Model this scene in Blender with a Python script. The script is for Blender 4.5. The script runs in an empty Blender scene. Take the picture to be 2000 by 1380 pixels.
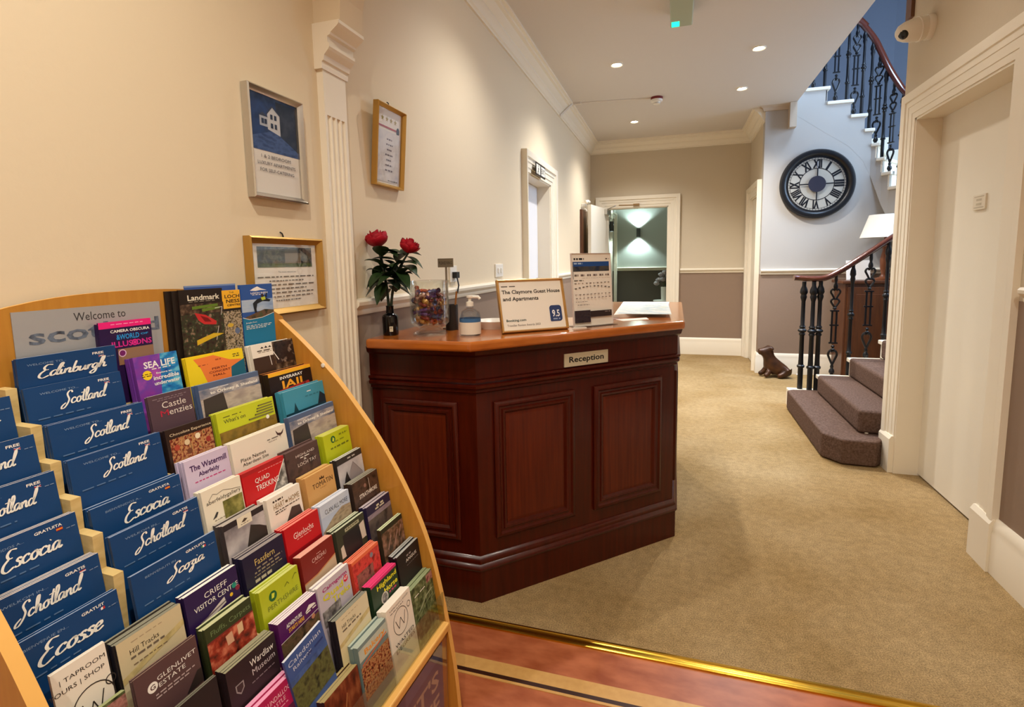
import bpy, math, random
from mathutils import Vector, Matrix
random.seed(7)
SC = bpy.context.scene
COL = SC.collection
PI = math.pi
R = math.radians

# ------------------------------------------------------------------ camera
F_PX, YAW, PITCH, ROLL = 1024.48, -0.3021246, 0.1145726, -0.0185569
def cam_axes(yaw, pitch, roll):
    f = Vector((math.sin(yaw)*math.cos(pitch), math.cos(yaw)*math.cos(pitch), -math.sin(pitch)))
    r = Vector((math.cos(yaw), -math.sin(yaw), 0)); u = r.cross(f)
    c, s = math.cos(roll), math.sin(roll)
    return c*r+s*u, -s*r+c*u, f
cr, cu, cf = cam_axes(YAW, PITCH, ROLL)
cd = bpy.data.cameras.new('camera'); cam = bpy.data.objects.new('camera', cd); COL.objects.link(cam)
M = Matrix.Identity(4)
for i in range(3):
    M[i][0], M[i][1], M[i][2] = cr[i], cu[i], -cf[i]
M.translation = Vector((0, 0, 1.27))
cam.matrix_world = M
cd.sensor_fit = 'HORIZONTAL'; cd.sensor_width = 36.0; cd.lens = F_PX*36/2000.0
cd.shift_y = -60/2000.0                       # the photo is a crop: optical axis 60 px above its middle
cd.clip_start = 0.02
SC.camera = cam

# ------------------------------------------------------------------ view + world
SC.view_settings.view_transform = 'Standard'
try: SC.view_settings.look = 'None'
except Exception: pass
SC.view_settings.exposure = 0.62
SC.view_settings.gamma = 1.0
SC.view_settings.use_curve_mapping = False
w = bpy.data.worlds.new('world'); SC.world = w; w.use_nodes = True
w.node_tree.nodes['Background'].inputs[0].default_value = (0.5, 0.6, 0.8, 1)
w.node_tree.nodes['Background'].inputs[1].default_value = 0.3

WARM = (1.0, 0.94, 0.82); WARM2 = (1.0, 0.98, 0.96); COOL = (0.50, 0.70, 1.0); TEAL = (0.72, 0.95, 0.92)
P_FOYER, P_NEAR, P_HALL, P_SKY, P_WIN, P_SCONCE = 50.0, 39.0, 106.0, 120.0, 58.0, 21.0

def link(o, parent=None):
    COL.objects.link(o)
    if parent is not None: o.parent = parent
    return o
def empty(name, loc=(0, 0, 0), rz=0.0):
    o = bpy.data.objects.new(name, None); COL.objects.link(o); o.location = loc; o.rotation_euler = (0, 0, rz)
    o.empty_display_size = 0.05
    return o
def tag(o, label=None, cat=None, group=None, kind=None):
    if label: o['label'] = label
    if cat: o['category'] = cat
    if group: o['group'] = group
    if kind: o['kind'] = kind
    return o
def lamp(name, kind, loc, color, power, parent=None, target=None, **kw):
    d = bpy.data.lights.new(name, kind); d.color = color; d.energy = power
    for k, v in kw.items(): setattr(d, k, v)
    o = bpy.data.objects.new(name, d); link(o, parent); o.location = loc
    if target is not None:
        o.rotation_euler = (Vector(target)-Vector(loc)).to_track_quat('-Z', 'Y').to_euler()
    return o

# ------------------------------------------------------------------ materials
def lin(c):
    return tuple(((v/255)/12.92 if v/255 <= 0.04045 else ((v/255+0.055)/1.055)**2.4) for v in c)+(1.0,)
_m = {}
def mat(key, rgb=None, rough=0.6, metal=0.0, spec=0.5, noise=None, bump=None, coat=0.0, emit=None):
    """noise=(scale, stretch xyz, second rgb, contrast) ; bump=(scale, strength)"""
    if key in _m: return _m[key]
    m = bpy.data.materials.new(key); m.use_nodes = True
    nt = m.node_tree; b = nt.nodes['Principled BSDF']
    b.inputs['Base Color'].default_value = lin(rgb); b.inputs['Roughness'].default_value = rough
    b.inputs['Metallic'].default_value = metal
    b.inputs['Specular IOR Level'].default_value = spec
    b.inputs['Coat Weight'].default_value = coat
    if coat: b.inputs['Coat Roughness'].default_value = 0.12
    def coords(stretch):
        tc = nt.nodes.new('ShaderNodeTexCoord'); mp = nt.nodes.new('ShaderNodeMapping')
        mp.inputs['Scale'].default_value = stretch
        nt.links.new(tc.outputs['Object'], mp.inputs['Vector']); return mp.outputs[0]
    if noise:
        sc, st, c2, con = noise
        n = nt.nodes.new('ShaderNodeTexNoise'); n.inputs['Scale'].default_value = sc; n.inputs['Detail'].default_value = 6
        nt.links.new(coords(st), n.inputs['Vector'])
        rp = nt.nodes.new('ShaderNodeValToRGB')
        rp.color_ramp.elements[0].position = 0.5-con; rp.color_ramp.elements[1].position = 0.5+con
        rp.color_ramp.elements[0].color = lin(rgb); rp.color_ramp.elements[1].color = lin(c2)
        nt.links.new(n.outputs['Fac'], rp.inputs[0]); nt.links.new(rp.outputs[0], b.inputs['Base Color'])
    if bump:
        n = nt.nodes.new('ShaderNodeTexNoise'); n.inputs['Scale'].default_value = bump[0]; n.inputs['Detail'].default_value = 3
        nt.links.new(coords((1, 1, 1)), n.inputs['Vector'])
        bp = nt.nodes.new('ShaderNodeBump'); bp.inputs['Strength'].default_value = bump[1]; bp.inputs['Distance'].default_value = 0.01
        nt.links.new(n.outputs['Fac'], bp.inputs['Height']); nt.links.new(bp.outputs[0], b.inputs['Normal'])
    if emit:
        b.inputs['Emission Color'].default_value = lin(emit[0]); b.inputs['Emission Strength'].default_value = emit[1]
    _m[key] = m; return m
def col(c, rough=0.45):
    """plain printed colour"""
    return mat('ink_%d_%d_%d' % tuple(c), c, rough, 0, 0.35)
def photo(key, cols, scale=60.0, stretch=(1, 1, 1)):
    """procedural printed picture: noise through a multi colour ramp"""
    k = 'print_'+key
    if k in _m: return _m[k]
    m = bpy.data.materials.new(k); m.use_nodes = True; nt = m.node_tree; b = nt.nodes['Principled BSDF']
    b.inputs['Roughness'].default_value = 0.4; b.inputs['Specular IOR Level'].default_value = 0.35
    tc = nt.nodes.new('ShaderNodeTexCoord'); mp = nt.nodes.new('ShaderNodeMapping'); mp.inputs['Scale'].default_value = stretch
    n = nt.nodes.new('ShaderNodeTexNoise'); n.inputs['Scale'].default_value = scale; n.inputs['Detail'].default_value = 4
    rp = nt.nodes.new('ShaderNodeValToRGB'); cr_ = rp.color_ramp
    nn = len(cols)
    for i, c in enumerate(cols):
        p = 0.32+0.36*i/max(1, nn-1)
        if i == 0: cr_.elements[0].position = p; cr_.elements[0].color = lin(c)
        elif i == nn-1: cr_.elements[-1].position = p; cr_.elements[-1].color = lin(c)
        else:
            e = cr_.elements.new(p); e.color = lin(c)
    nt.links.new(tc.outputs['Object'], mp.inputs[0]); nt.links.new(mp.outputs[0], n.inputs['Vector'])
    nt.links.new(n.outputs['Fac'], rp.inputs[0]); nt.links.new(rp.outputs[0], b.inputs['Base Color'])
    _m[k] = m; return m
def thin_glass(key='thin_glass', tint=(1, 1, 1), refl=0.10, rough=0.02, k=.35):
    if key in _m: return _m[key]
    m = bpy.data.materials.new(key); m.use_nodes = True; nt = m.node_tree; nt.nodes.clear()
    out = nt.nodes.new('ShaderNodeOutputMaterial'); mx = nt.nodes.new('ShaderNodeMixShader')
    t = nt.nodes.new('ShaderNodeBsdfTransparent'); t.inputs[0].default_value = tint+(1,)
    g = nt.nodes.new('ShaderNodeBsdfGlossy'); g.inputs['Roughness'].default_value = rough
    lw = nt.nodes.new('ShaderNodeLayerWeight'); lw.inputs[0].default_value = 0.35
    ma = nt.nodes.new('ShaderNodeMath'); ma.operation = 'MULTIPLY_ADD'; ma.inputs[1].default_value = k; ma.inputs[2].default_value = refl*0.2
    nt.links.new(lw.outputs['Fresnel'], ma.inputs[0]); nt.links.new(ma.outputs[0], mx.inputs[0])
    nt.links.new(t.outputs[0], mx.inputs[1]); nt.links.new(g.outputs[0], mx.inputs[2]); nt.links.new(mx.outputs[0], out.inputs[0])
    _m[key] = m; return m
def emission(key, rgb, s):
    if key in _m: return _m[key]
    m = bpy.data.materials.new(key); m.use_nodes = True; nt = m.node_tree; nt.nodes.clear()
    out = nt.nodes.new('ShaderNodeOutputMaterial'); e = nt.nodes.new('ShaderNodeEmission')
    e.inputs[0].default_value = tuple(rgb)+(1,); e.inputs[1].default_value = s
    nt.links.new(e.outputs[0], out.inputs[0]); _m[key] = m; return m

CREAM = mat('cream_paint', (222, 205, 176), 0.75, spec=0.25, bump=(60, 0.05))
CREAM2 = mat('beige_paint', (204, 190, 166), 0.75, spec=0.25, bump=(60, 0.05))
TAUPE = mat('taupe_paint', (144, 122, 104), 0.75, spec=0.25, bump=(60, 0.05))
WHITEP = mat('white_gloss_paint', (236, 226, 206), 0.35, spec=0.45)
CEILP = mat('ceiling_paint', (216, 209, 202), 0.85, spec=0.2, bump=(40, 0.05))
STAIRW = mat('stairwell_paint', (180, 174, 166), 0.8, spec=0.2)
BLUEW = mat('upper_wall_paint', (100, 105, 116), 0.8, spec=0.2)
ROOMW = mat('far_room_paint', (196, 200, 192), 0.8, spec=0.2)
ROOMD = mat('far_room_dado_paint', (104, 96, 86), 0.8, spec=0.2)
DOORW = mat('door_paint', (234, 226, 208), 0.4, spec=0.4)
BRASS = mat('brass', (214, 170, 60), 0.25, 1.0)
GOLD = mat('gold_frame', (190, 150, 80), 0.35, 0.75)
SILVER = mat('silver_frame', (200, 196, 190), 0.25, 0.9)
IRON = mat('black_iron', (16, 16, 20), 0.4, 0.2, 0.5)
MAHOG = mat('mahogany', (54, 7, 2), 0.30, 0, 0.35, noise=(5, (14, 14, 0.8), (74, 16, 4), 0.22), coat=0.12)
MAHOG2 = mat('mahogany_panel', (70, 13, 3), 0.34, 0, 0.35, noise=(5, (16, 16, 0.7), (96, 32, 8), 0.22), coat=0.1)
OAKTOP = mat('varnished_counter_top', (162, 86, 28), 0.18, 0, 0.5, noise=(6, (2, 2, 10), (184, 104, 38), 0.25), coat=0.5)
RAIL = mat('handrail_mahogany', (84, 36, 20), 0.18, 0, 0.5, coat=0.6)
BEECH = mat('beech_veneer', (194, 136, 52), 0.42, 0, 0.4, noise=(7, (12, 12, 1.0), (180, 120, 42), 0.25), coat=0.1)
BEECHE = mat('beech_edge', (226, 172, 92), 0.4, 0, 0.4)
PLY = mat('pale_ply', (226, 200, 140), 0.6, 0, 0.3, noise=(30, (1, 1, 4), (206, 176, 112), 0.25))
DARKW = mat('dark_cabinet_wood', (70, 38, 20), 0.35, 0, 0.5, noise=(5, (10, 10, 1), (96, 54, 28), 0.25))
BLACK = mat('matt_black', (14, 13, 15), 0.5)
WPLAST = mat('white_plastic', (232, 226, 214), 0.35)
PAPER = mat('white_paper', (236, 228, 216), 0.7, spec=0.2)
STCARP = mat('stair_carpet', (124, 100, 87), 1.0, spec=0.05, noise=(90, (1, 1, 1), (84, 64, 54), 0.25), bump=(500, 0.6))

def carpet():
    m = bpy.data.materials.new('beige_carpet'); m.use_nodes = True; nt = m.node_tree; b = nt.nodes['Principled BSDF']
    b.inputs['Roughness'].default_value = 1.0; b.inputs['Specular IOR Level'].default_value = 0.05
    tc = nt.nodes.new('ShaderNodeTexCoord')
    def noise(s, d):
        n = nt.nodes.new('ShaderNodeTexNoise'); n.inputs['Scale'].default_value = s; n.inputs['Detail'].default_value = d
        nt.links.new(tc.outputs['Object'], n.inputs['Vector']); return n.outputs['Fac']
    def ramp(f, p0, c0, p1, c1):
        r = nt.nodes.new('ShaderNodeValToRGB'); r.color_ramp.elements[0].position = p0; r.color_ramp.elements[1].position = p1
        r.color_ramp.elements[0].color = c0; r.color_ramp.elements[1].color = c1; nt.links.new(f, r.inputs[0]); return r.outputs[0]
    big = ramp(noise(1.7, 4), 0.35, lin((168, 138, 92)), 0.65, lin((190, 162, 118)))
    mid = ramp(noise(30, 5), 0.3, (0.80, 0.80, 0.80, 1), 0.7, (1.05, 1.05, 1.05, 1))
    fine = ramp(noise(230, 2), 0.3, (0.52, 0.52, 0.52, 1), 0.7, (1.15, 1.15, 1.15, 1))
    def mul(a, c):
        x = nt.nodes.new('ShaderNodeMix'); x.data_type = 'RGBA'; x.blend_type = 'MULTIPLY'; x.inputs[0].default_value = 1
        nt.links.new(a, x.inputs[6]); nt.links.new(c, x.inputs[7]); return x.outputs[2]
    nt.links.new(mul(mul(big, mid), fine), b.inputs['Base Color'])
    bp = nt.nodes.new('ShaderNodeBump'); bp.inputs['Strength'].default_value = 0.5; bp.inputs['Distance'].default_value = 0.01
    nt.links.new(noise(300, 2), bp.inputs['Height']); nt.links.new(bp.outputs[0], b.inputs['Normal'])
    return m
CARPET = carpet()
VINYL = mat('red_marbled_lino', (150, 76, 44), 0.38, 0, 0.4, noise=(9, (1, 2.2, 1), (190, 112, 74), 0.2))
TAN = mat('tan_lino_strip', (214, 168, 100), 0.4, noise=(40, (1, 1, 1), (198, 150, 84), 0.3))
DBROWN = mat('dark_lino_strip', (56, 26, 14), 0.4)

# ------------------------------------------------------------------ mesh builder
class MB:
    def __init__(s): s.v = []; s.f = []; s.mi = []; s.M = Matrix.Identity(4); s.cur = 0
    def add(s, vs, fs, mi=None):
        o = len(s.v); s.v += [tuple(s.M @ Vector(p)) for p in vs]
        for f in fs: s.f.append(tuple(i+o for i in f)); s.mi.append(s.cur if mi is None else mi)
    def box(s, x0, y0, z0, x1, y1, z1, mi=None):
        x0, x1 = min(x0, x1), max(x0, x1); y0, y1 = min(y0, y1), max(y0, y1); z0, z1 = min(z0, z1), max(z0, z1)
        s.add([(x0, y0, z0), (x1, y0, z0), (x1, y1, z0), (x0, y1, z0), (x0, y0, z1), (x1, y0, z1), (x1, y1, z1), (x0, y1, z1)],
              [(0, 3, 2, 1), (4, 5, 6, 7), (0, 1, 5, 4), (1, 2, 6, 5), (2, 3, 7, 6), (3, 0, 4, 7)], mi)
    def prism(s, poly, z0, z1, mi=None):
        """poly counter-clockwise in xy"""
        n = len(poly); vs = [(x, y, z0) for x, y in poly]+[(x, y, z1) for x, y in poly]
        fs = [tuple(range(n-1, -1, -1)), tuple(range(n, 2*n))]+[(i, (i+1) % n, n+(i+1) % n, n+i) for i in range(n)]
        s.add(vs, fs, mi)
    def lathe(s, prof, seg=24, cx=0, cy=0, mi=None, cap=True):
        vs = []; n = len(prof)
        for k in range(seg):
            a = 2*PI*k/seg; c, d = math.cos(a), math.sin(a)
            vs += [(cx+r*c, cy+r*d, z) for r, z in prof]
        fs = [(k*n+i, ((k+1) % seg)*n+i, ((k+1) % seg)*n+i+1, k*n+i+1) for k in range(seg) for i in range(n-1)]
        if cap:
            if prof[0][0] > 1e-6: fs.append(tuple(k*n for k in range(seg-1, -1, -1)))
            if prof[-1][0] > 1e-6: fs.append(tuple(k*n+n-1 for k in range(seg)))
        s.add(vs, fs, mi)
    def tube(s, pts, r, seg=8, mi=None, flat=1.0, cap=True):
        pts = [Vector(p) for p in pts]; n = len(pts); vs = []
        up = Vector((0, 0, 1)); t0 = (pts[1]-pts[0]).normalized()
        side = t0.cross(up)
        if side.length < 1e-3: side = Vector((1, 0, 0))
        side.normalize()
        for i, p in enumerate(pts):
            t = (pts[min(i+1, n-1)]-pts[max(i-1, 0)]).normalized()
            side = (side-t*side.dot(t)); side.normalize(); u = side.cross(t)
            rr = r[i] if isinstance(r, (list, tuple)) else r
            for k in range(seg):
                a = 2*PI*k/seg; vs.append(tuple(p+side*(rr*math.cos(a))+u*(rr*flat*math.sin(a))))
        fs = [(i*seg+k, i*seg+(k+1) % seg, (i+1)*seg+(k+1) % seg, (i+1)*seg+k) for i in range(n-1) for k in range(seg)]
        if cap: fs += [tuple(range(seg-1, -1, -1)), tuple((n-1)*seg+k for k in range(seg))]
        s.add(vs, fs, mi)
    def sweep(s, path, prof, closed=False, mi=None, caps=True):
        """path: xy points (z ignored); prof: (offset to the right-hand side of travel, z) points, mitred"""
        n = len(path); rows = []
        for i in range(n):
            p = Vector(path[i][:2])
            d0 = (p-Vector(path[i-1][:2])) if (i > 0 or closed) else None
            d1 = (Vector(path[(i+1) % n][:2])-p) if (i < n-1 or closed) else None
            if d0 is None: d0 = d1
            if d1 is None: d1 = d0
            d0 = d0.normalized(); d1 = d1.normalized()
            n0 = Vector((d0.y, -d0.x)); n1 = Vector((d1.y, -d1.x)); m = (n0+n1)
            m = m/max(1e-6, m.dot(n0))
            rows.append([(p.x+m.x*o, p.y+m.y*o, z) for o, z in prof])
        k = len(prof); vs = [q for r_ in rows for q in r_]
        fs = [(i*k+j, ((i+1) % n)*k+j, ((i+1) % n)*k+(j+1) % k, i*k+(j+1) % k) for i in range(n if closed else n-1) for j in range(k)]
        if caps and not closed: fs += [tuple(range(k-1, -1, -1)), tuple((n-1)*k+j for j in range(k))]
        s.add(vs, fs, mi)
    def build(s, name, mats, parent=None, smooth=False, bevel=0.0, seg=2, loc=None):
        me = bpy.data.meshes.new(name); me.from_pydata(s.v, [], s.f)
        if not isinstance(mats, (list, tuple)): mats = [mats]
        for m in mats: me.materials.append(m)
        me.polygons.foreach_set('material_index', s.mi)
        me.validate(); me.update()
        if smooth:
            me.polygons.foreach_set('use_smooth', [True]*len(me.polygons)); me.set_sharp_from_angle(angle=R(smooth if smooth is not True else 40))
        o = bpy.data.objects.new(name, me); link(o, parent)
        if loc is not None: o.location = loc
        if bevel:
            b = o.modifiers.new('bevel', 'BEVEL'); b.width = bevel; b.segments = seg; b.limit_method = 'ANGLE'; b.angle_limit = R(35)
        return o
def struct(mb, name, mats, **kw):
    o = mb.build(name, mats, **kw); o['kind'] = 'structure'; return o
def copy_tree(o, parent=None):
    c = o.copy(); COL.objects.link(c)
    if parent is not None: c.parent = parent
    for ch in list(o.children): copy_tree(ch, c)
    return c

# flat lettering -------------------------------------------------------------
_txt = {}
def text_mesh(s, bold=False, sp=1.0, off=.022):
    k = (s, bold, sp, off)
    if k in _txt: return _txt[k]
    cu_ = bpy.data.curves.new('t', 'FONT'); cu_.body = s; cu_.resolution_u = 2; cu_.size = 1.0; cu_.space_character = sp
    if bold: cu_.offset = off
    o = bpy.data.objects.new('t', cu_); COL.objects.link(o)
    dg = bpy.context.evaluated_depsgraph_get(); ev = o.evaluated_get(dg); me = ev.to_mesh()
    vs = [(v.co.x, v.co.y) for v in me.vertices]; fs = [tuple(p.vertices) for p in me.polygons]
    ev.to_mesh_clear(); bpy.data.objects.remove(o); bpy.data.curves.remove(cu_)
    xs = [v[0] for v in vs]; ys = [v[1] for v in vs]
    _txt[k] = (vs, fs, min(xs), min(ys), max(xs), max(ys)); return _txt[k]
G = {'S': (1.25, [[(1.35, 1.85), (1.2, 2.2), (.85, 2.15), (.62, 1.75), (.75, 1.3), (.95, .75), (.72, .05), (.3, -.5), (-.1, -.55), (-.05, -.15), (.5, .3)]]),
     'c': (.8, [[(.72, .72), (.5, .95), (.18, .7), (.1, .3), (.35, .02), (.85, .28)]]),
     'o': (.85, [[(.5, .95), (.15, .7), (.12, .25), (.4, .0), (.7, .35), (.62, .85), (.45, .95), (.62, .8), (.95, .85)]]),
     't': (.5, [[(.38, 2.0), (.25, 1.0), (.22, .25), (.42, 0), (.62, .2)], [(-.15, 1.45), (.3, 1.5), (.75, 1.62)]]),
     'l': (.5, [[(.1, .25), (.5, 1.5), (.45, 2.15), (.22, 2.0), (.15, 1.0), (.2, .15), (.38, 0), (.6, .2)]]),
     'a': (.95, [[(.75, .8), (.42, .95), (.12, .6), (.16, .1), (.4, .05), (.68, .5), (.76, .9), (.7, .3), (.85, .02), (1.05, .25)]]),
     'n': (.9, [[(.12, .9), (.12, 0)], [(.14, .45), (.42, .9), (.62, .8), (.62, .2), (.78, 0), (.98, .25)]]),
     'd': (1.05, [[(.72, .8), (.4, .95), (.1, .6), (.15, .1), (.4, .02), (.7, .45), (1.1, 1.7), (1.08, 2.15), (.88, 1.8), (.72, .4), (.88, 0), (1.15, .2)]]),
     'E': (1.1, [[(1.15, 2.05), (.6, 2.15), (.32, 1.7), (.5, 1.25), (.85, 1.22)], [(.5, 1.2), (.1, .7), (.05, .1), (.45, -.2), (1.05, .15)]]),
     'i': (.42, [[(.12, .9), (.1, .2), (.28, 0), (.5, .25)], [(.18, 1.35), (.24, 1.42)]]),
     'b': (.75, [[(.2, 2.1), (.12, 1.0), (.15, .1), (.45, .02), (.68, .45), (.5, .9), (.2, .6)]]),
     'u': (.9, [[(.12, .9), (.1, .2), (.32, 0), (.6, .4), (.68, .9)], [(.68, .9), (.68, .2), (.85, 0), (1.0, .25)]]),
     'r': (.55, [[(.12, .9), (.14, 0)], [(.14, .45), (.34, .88), (.6, .82)]]),
     'g': (.85, [[(.68, .8), (.35, .95), (.1, .5), (.3, .05), (.62, .4), (.7, .9), (.62, -.6), (.3, -1.0), (.05, -.7), (.5, -.15), (.95, .25)]]),
     'h': (.9, [[(.1, .1), (.4, 1.5), (.38, 2.15), (.15, 1.8), (.14, 0)], [(.14, .45), (.42, .92), (.62, .75), (.62, .15), (.8, 0), (.98, .2)]]),
     's': (.6, [[(.6, .75), (.38, .95), (.18, .7), (.48, .4), (.46, .08), (.2, 0), (0, .15)]]),
     'e': (.72, [[(.1, .4), (.58, .6), (.48, .95), (.15, .7), (.14, .2), (.42, 0), (.8, .25)]]),
     'z': (.75, [[(.1, .85), (.58, .9), (.3, .4), (.58, .05), (.48, -.7), (.2, -.95), (.1, -.6), (.75, .2)]]),
     'W': (1.5, [[(0, 2), (.3, 0), (.7, 1.5), (1.0, 0), (1.45, 2.1)]]), 'm': (1.2, [[(.1, .9), (.1, 0)], [(.1, .5), (.35, .9), (.5, .7), (.5, 0)], [(.5, .5), (.78, .9), (.95, .7), (.95, .1), (1.15, .1)]]),
     ' ': (.6, [])}
def smooth_line(pts, n=5):
    out = []
    for i in range(len(pts)-1):
        p0 = pts[max(i-1, 0)]; p1 = pts[i]; p2 = pts[i+1]; p3 = pts[min(i+2, len(pts)-1)]
        for k in range(n):
            t = k/n
            out.append(tuple(0.5*((2*p1[d])+(-p0[d]+p2[d])*t+(2*p0[d]-5*p1[d]+4*p2[d]-p3[d])*t*t+(-p0[d]+3*p1[d]-3*p2[d]+p3[d])*t**3) for d in range(len(p1))))
    out.append(tuple(pts[-1])); return out
def script_mesh(word, wt=0.17, slant=0.25):
    k = ('script', word, wt)
    if k in _txt: return _txt[k]
    vs = []; fs = []; x = 0
    for ch in word:
        adv, sts = G[ch]
        for st in sts:
            pts = smooth_line([(x+px+slant*py, py) for px, py in st], 5); o = len(vs); n = len(pts)
            for i, p in enumerate(pts):
                a = pts[max(i-1, 0)]; b = pts[min(i+1, n-1)]; dx, dy = b[0]-a[0], b[1]-a[1]; L = math.hypot(dx, dy) or 1
                wd = wt*(0.45+0.65*abs(dy/L))*(0.6 if i in (0, n-1) else 1)/2*1.25
                vs += [(p[0]-dy/L*wd, p[1]+dx/L*wd), (p[0]+dy/L*wd, p[1]-dx/L*wd)]
            fs += [(o+2*i, o+2*i+1, o+2*i+3, o+2*i+2) for i in range(n-1)]
        x += adv
    xs = [v[0] for v in vs]; ys = [v[1] for v in vs]
    _txt[k] = (vs, fs, min(xs), min(ys), max(xs), max(ys)); return _txt[k]

class Sheet:
    """printed marks on a flat face: local frame O (top left), X right, D down, N out"""
    def __init__(s, mb, mats, O, X, D, N, W, H, lift=0.0003):
        s.mb, s.mats, s.O, s.X, s.D, s.N, s.W, s.H = mb, mats, Vector(O), Vector(X), Vector(D), Vector(N), W, H
        s.k = 0; s.lift = lift
    def mi(s, m):
        if not isinstance(m, bpy.types.Material): m = col(m)
        if m not in s.mats: s.mats.append(m)
        return s.mats.index(m)
    def P(s, x, y): return tuple(s.O+s.X*x+s.D*y+s.N*(s.lift*(1+s.k*0.45)))
    def poly(s, pts, m):
        s.k += 1; s.mb.add([s.P(*p) for p in pts], [tuple(range(len(pts)-1, -1, -1))], s.mi(m))
    def rect(s, x0, y0, x1, y1, m): s.poly([(x0, y0), (x1, y0), (x1, y1), (x0, y1)], m)
    def disc(s, x, y, r, m, n=20, ry=None):
        s.poly([(x+r*math.cos(2*PI*i/n), y+(ry or r)*math.sin(2*PI*i/n)) for i in range(n)], m)
    def ring(s, x, y, r0, r1, m, n=28, ry=1.0):
        s.k += 1; vs = []
        for i in range(n):
            a = 2*PI*i/n; vs += [s.P(x+r0*math.cos(a), y+ry*r0*math.sin(a)), s.P(x+r1*math.cos(a), y+ry*r1*math.sin(a))]
        s.mb.add(vs, [(2*i, 2*((i+1) % n), 2*((i+1) % n)+1, 2*i+1) for i in range(n)], s.mi(m))
    def line(s, pts, wd, m):
        for (a, b) in zip(pts[:-1], pts[1:]):
            dx, dy = b[0]-a[0], b[1]-a[1]; L = math.hypot(dx, dy) or 1; nx, ny = -dy/L*wd/2, dx/L*wd/2
            s.poly([(a[0]+nx, a[1]+ny), (a[0]-nx, a[1]-ny), (b[0]-nx, b[1]-ny), (b[0]+nx, b[1]+ny)], m); s.k -= 1
        s.k += 1
    def text(s, t, x0, y0, x1, y1, m, bold=False, script=False, sp=1.0, wt=0.17, off=.022):
        s.k += 1
        vs, fs, a, b, c, d = script_mesh(t, wt) if script else text_mesh(t, bold, sp, off)
        fx = (x1-x0)/max(1e-6, c-a); fy = (y1-y0)/max(1e-6, d-b)
        s.mb.add([s.P(x0+(x-a)*fx, y1-(y-b)*fy) for x, y in vs], [f for f in fs], s.mi(m))
    def fuzz(s, x0, y0, x1, y1, m, n=10, hgt=None):
        """a line of small illegible print"""
        s.k += 1; rr = random.Random(int(x0*1e5)+int(y0*1e5)); x = x0
        while x < x1:
            wl = min(x1-x, (x1-x0)/n*(0.5+rr.random())); s.mb.add([s.P(x, y0), s.P(x+wl, y0), s.P(x+wl, y1), s.P(x, y1)], [(3, 2, 1, 0)], s.mi(m)); x += wl+(x1-x0)/n*0.35

# ------------------------------------------------------------------ dimensions
XL, XR, YB, ZC = -1.13, 1.24, 7.37, 2.85      # left wall, right wall, back wall, ceiling
YA0, YA1 = 1.53, 1.655                          # arch between foyer and hall
XRET, YCLK = 0.885, 6.295                      # return wall (side door) and clock wall
DADO = 1.09

# ------------------------------------------------------------------ floor, ceiling
mb = MB(); mb.prism([(XL-.1, 1.63), (1.3, 1.63), (1.45, 3.5), (4.0, 3.5), (4.0, YB+.1), (XL-.1, YB+.1)], -0.1, 0.0); struct(mb, 'floor_carpet', CARPET)
mb = MB(); mb.box(XL-.1, -2.3, -.1, 1.5, 1.63, -0.002); struct(mb, 'floor_lino', VINYL)
mb = MB(); mb.box(XL, 1.408, -.002, XR, 1.457, .0006); mb.box(XL, 1.393, -.002, XR, 1.408, .0006, 1); mb.box(XL, 1.384, -.002, XR, 1.393, .0006)
struct(mb, 'trim_1', [TAN, DBROWN])
mb = MB(); mb.sweep([(XL, 1.615), (XR, 1.615)], [(.02, -.002), (.019, .003), (.010, .006), (.004, .0045), (-.004, .0045), (-.010, .008), (-.019, .006), (-.021, -.002)])
struct(mb, 'trim_2', BRASS, smooth=True)
mb = MB(); mb.box(XL-.1, -2.3, ZC, 1.5, YA1, ZC+.1); mb.box(XL-.1, YA1, ZC, 1.165, YCLK+.6, ZC+.30); mb.box(XL-.1, YCLK+.6, ZC, XRET+.1, YB+.1, ZC+.30)
mb.box(1.165, YA1, ZC, 1.5, 3.66, ZC+.30)
struct(mb, 'ceiling', CEILP)

# ------------------------------------------------------------------ walls
def wall_y(mb, x0, x1, y0, y1, z1, openings, split=None, z0=0.0):
    """wall running along y, openings (ya, yb, top)"""
    def seg(a, b, lo, hi):
        if b-a < 1e-4 or hi-lo < 1e-4: return
        if split and lo < split < hi: mb.box(x0, a, lo, x1, b, split, 1); mb.box(x0, a, split, x1, b, hi, 0)
        else: mb.box(x0, a, lo, x1, b, hi, 1 if (split and hi <= split) else 0)
    y = y0
    for a, b, t in openings: seg(y, a, z0, z1); seg(a, b, t, z1); y = b
    seg(y, y1, z0, z1)
def wall_x(mb, y0, y1, x0, x1, z1, openings, split=None, z0=0.0):
    def seg(a, b, lo, hi):
        if b-a < 1e-4 or hi-lo < 1e-4: return
        if split and lo < split < hi: mb.box(a, y0, lo, b, y1, split, 1); mb.box(a, y0, split, b, y1, hi, 0)
        else: mb.box(a, y0, lo, b, y1, hi, 1 if (split and hi <= split) else 0)
    x = x0
    for a, b, t in openings: seg(x, a, z0, z1); seg(a, b, t, z1); x = b
    seg(x, x1, z0, z1)
mb = MB(); mb.box(XL-.2, -2.3, 0, XL, YA1, ZC); wall_y(mb, XL-.2, XL, YA1, YB+.1, ZC, [(4.09, 4.89, 1.975)], DADO); struct(mb, 'wall_left', [CREAM, TAUPE])
mb = MB(); wall_x(mb, YB, YB+.12, XL-.2, XRET+.1, ZC, [(-.905, -.10, 1.975)], DADO); struct(mb, 'wall_back', [CREAM2, TAUPE])
mb = MB(); wall_y(mb, XRET, XRET+.12, YCLK+.12, YB, ZC, [(6.52, 7.22, 1.99)], None); struct(mb, 'wall_return', [CREAM2, TAUPE])
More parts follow.
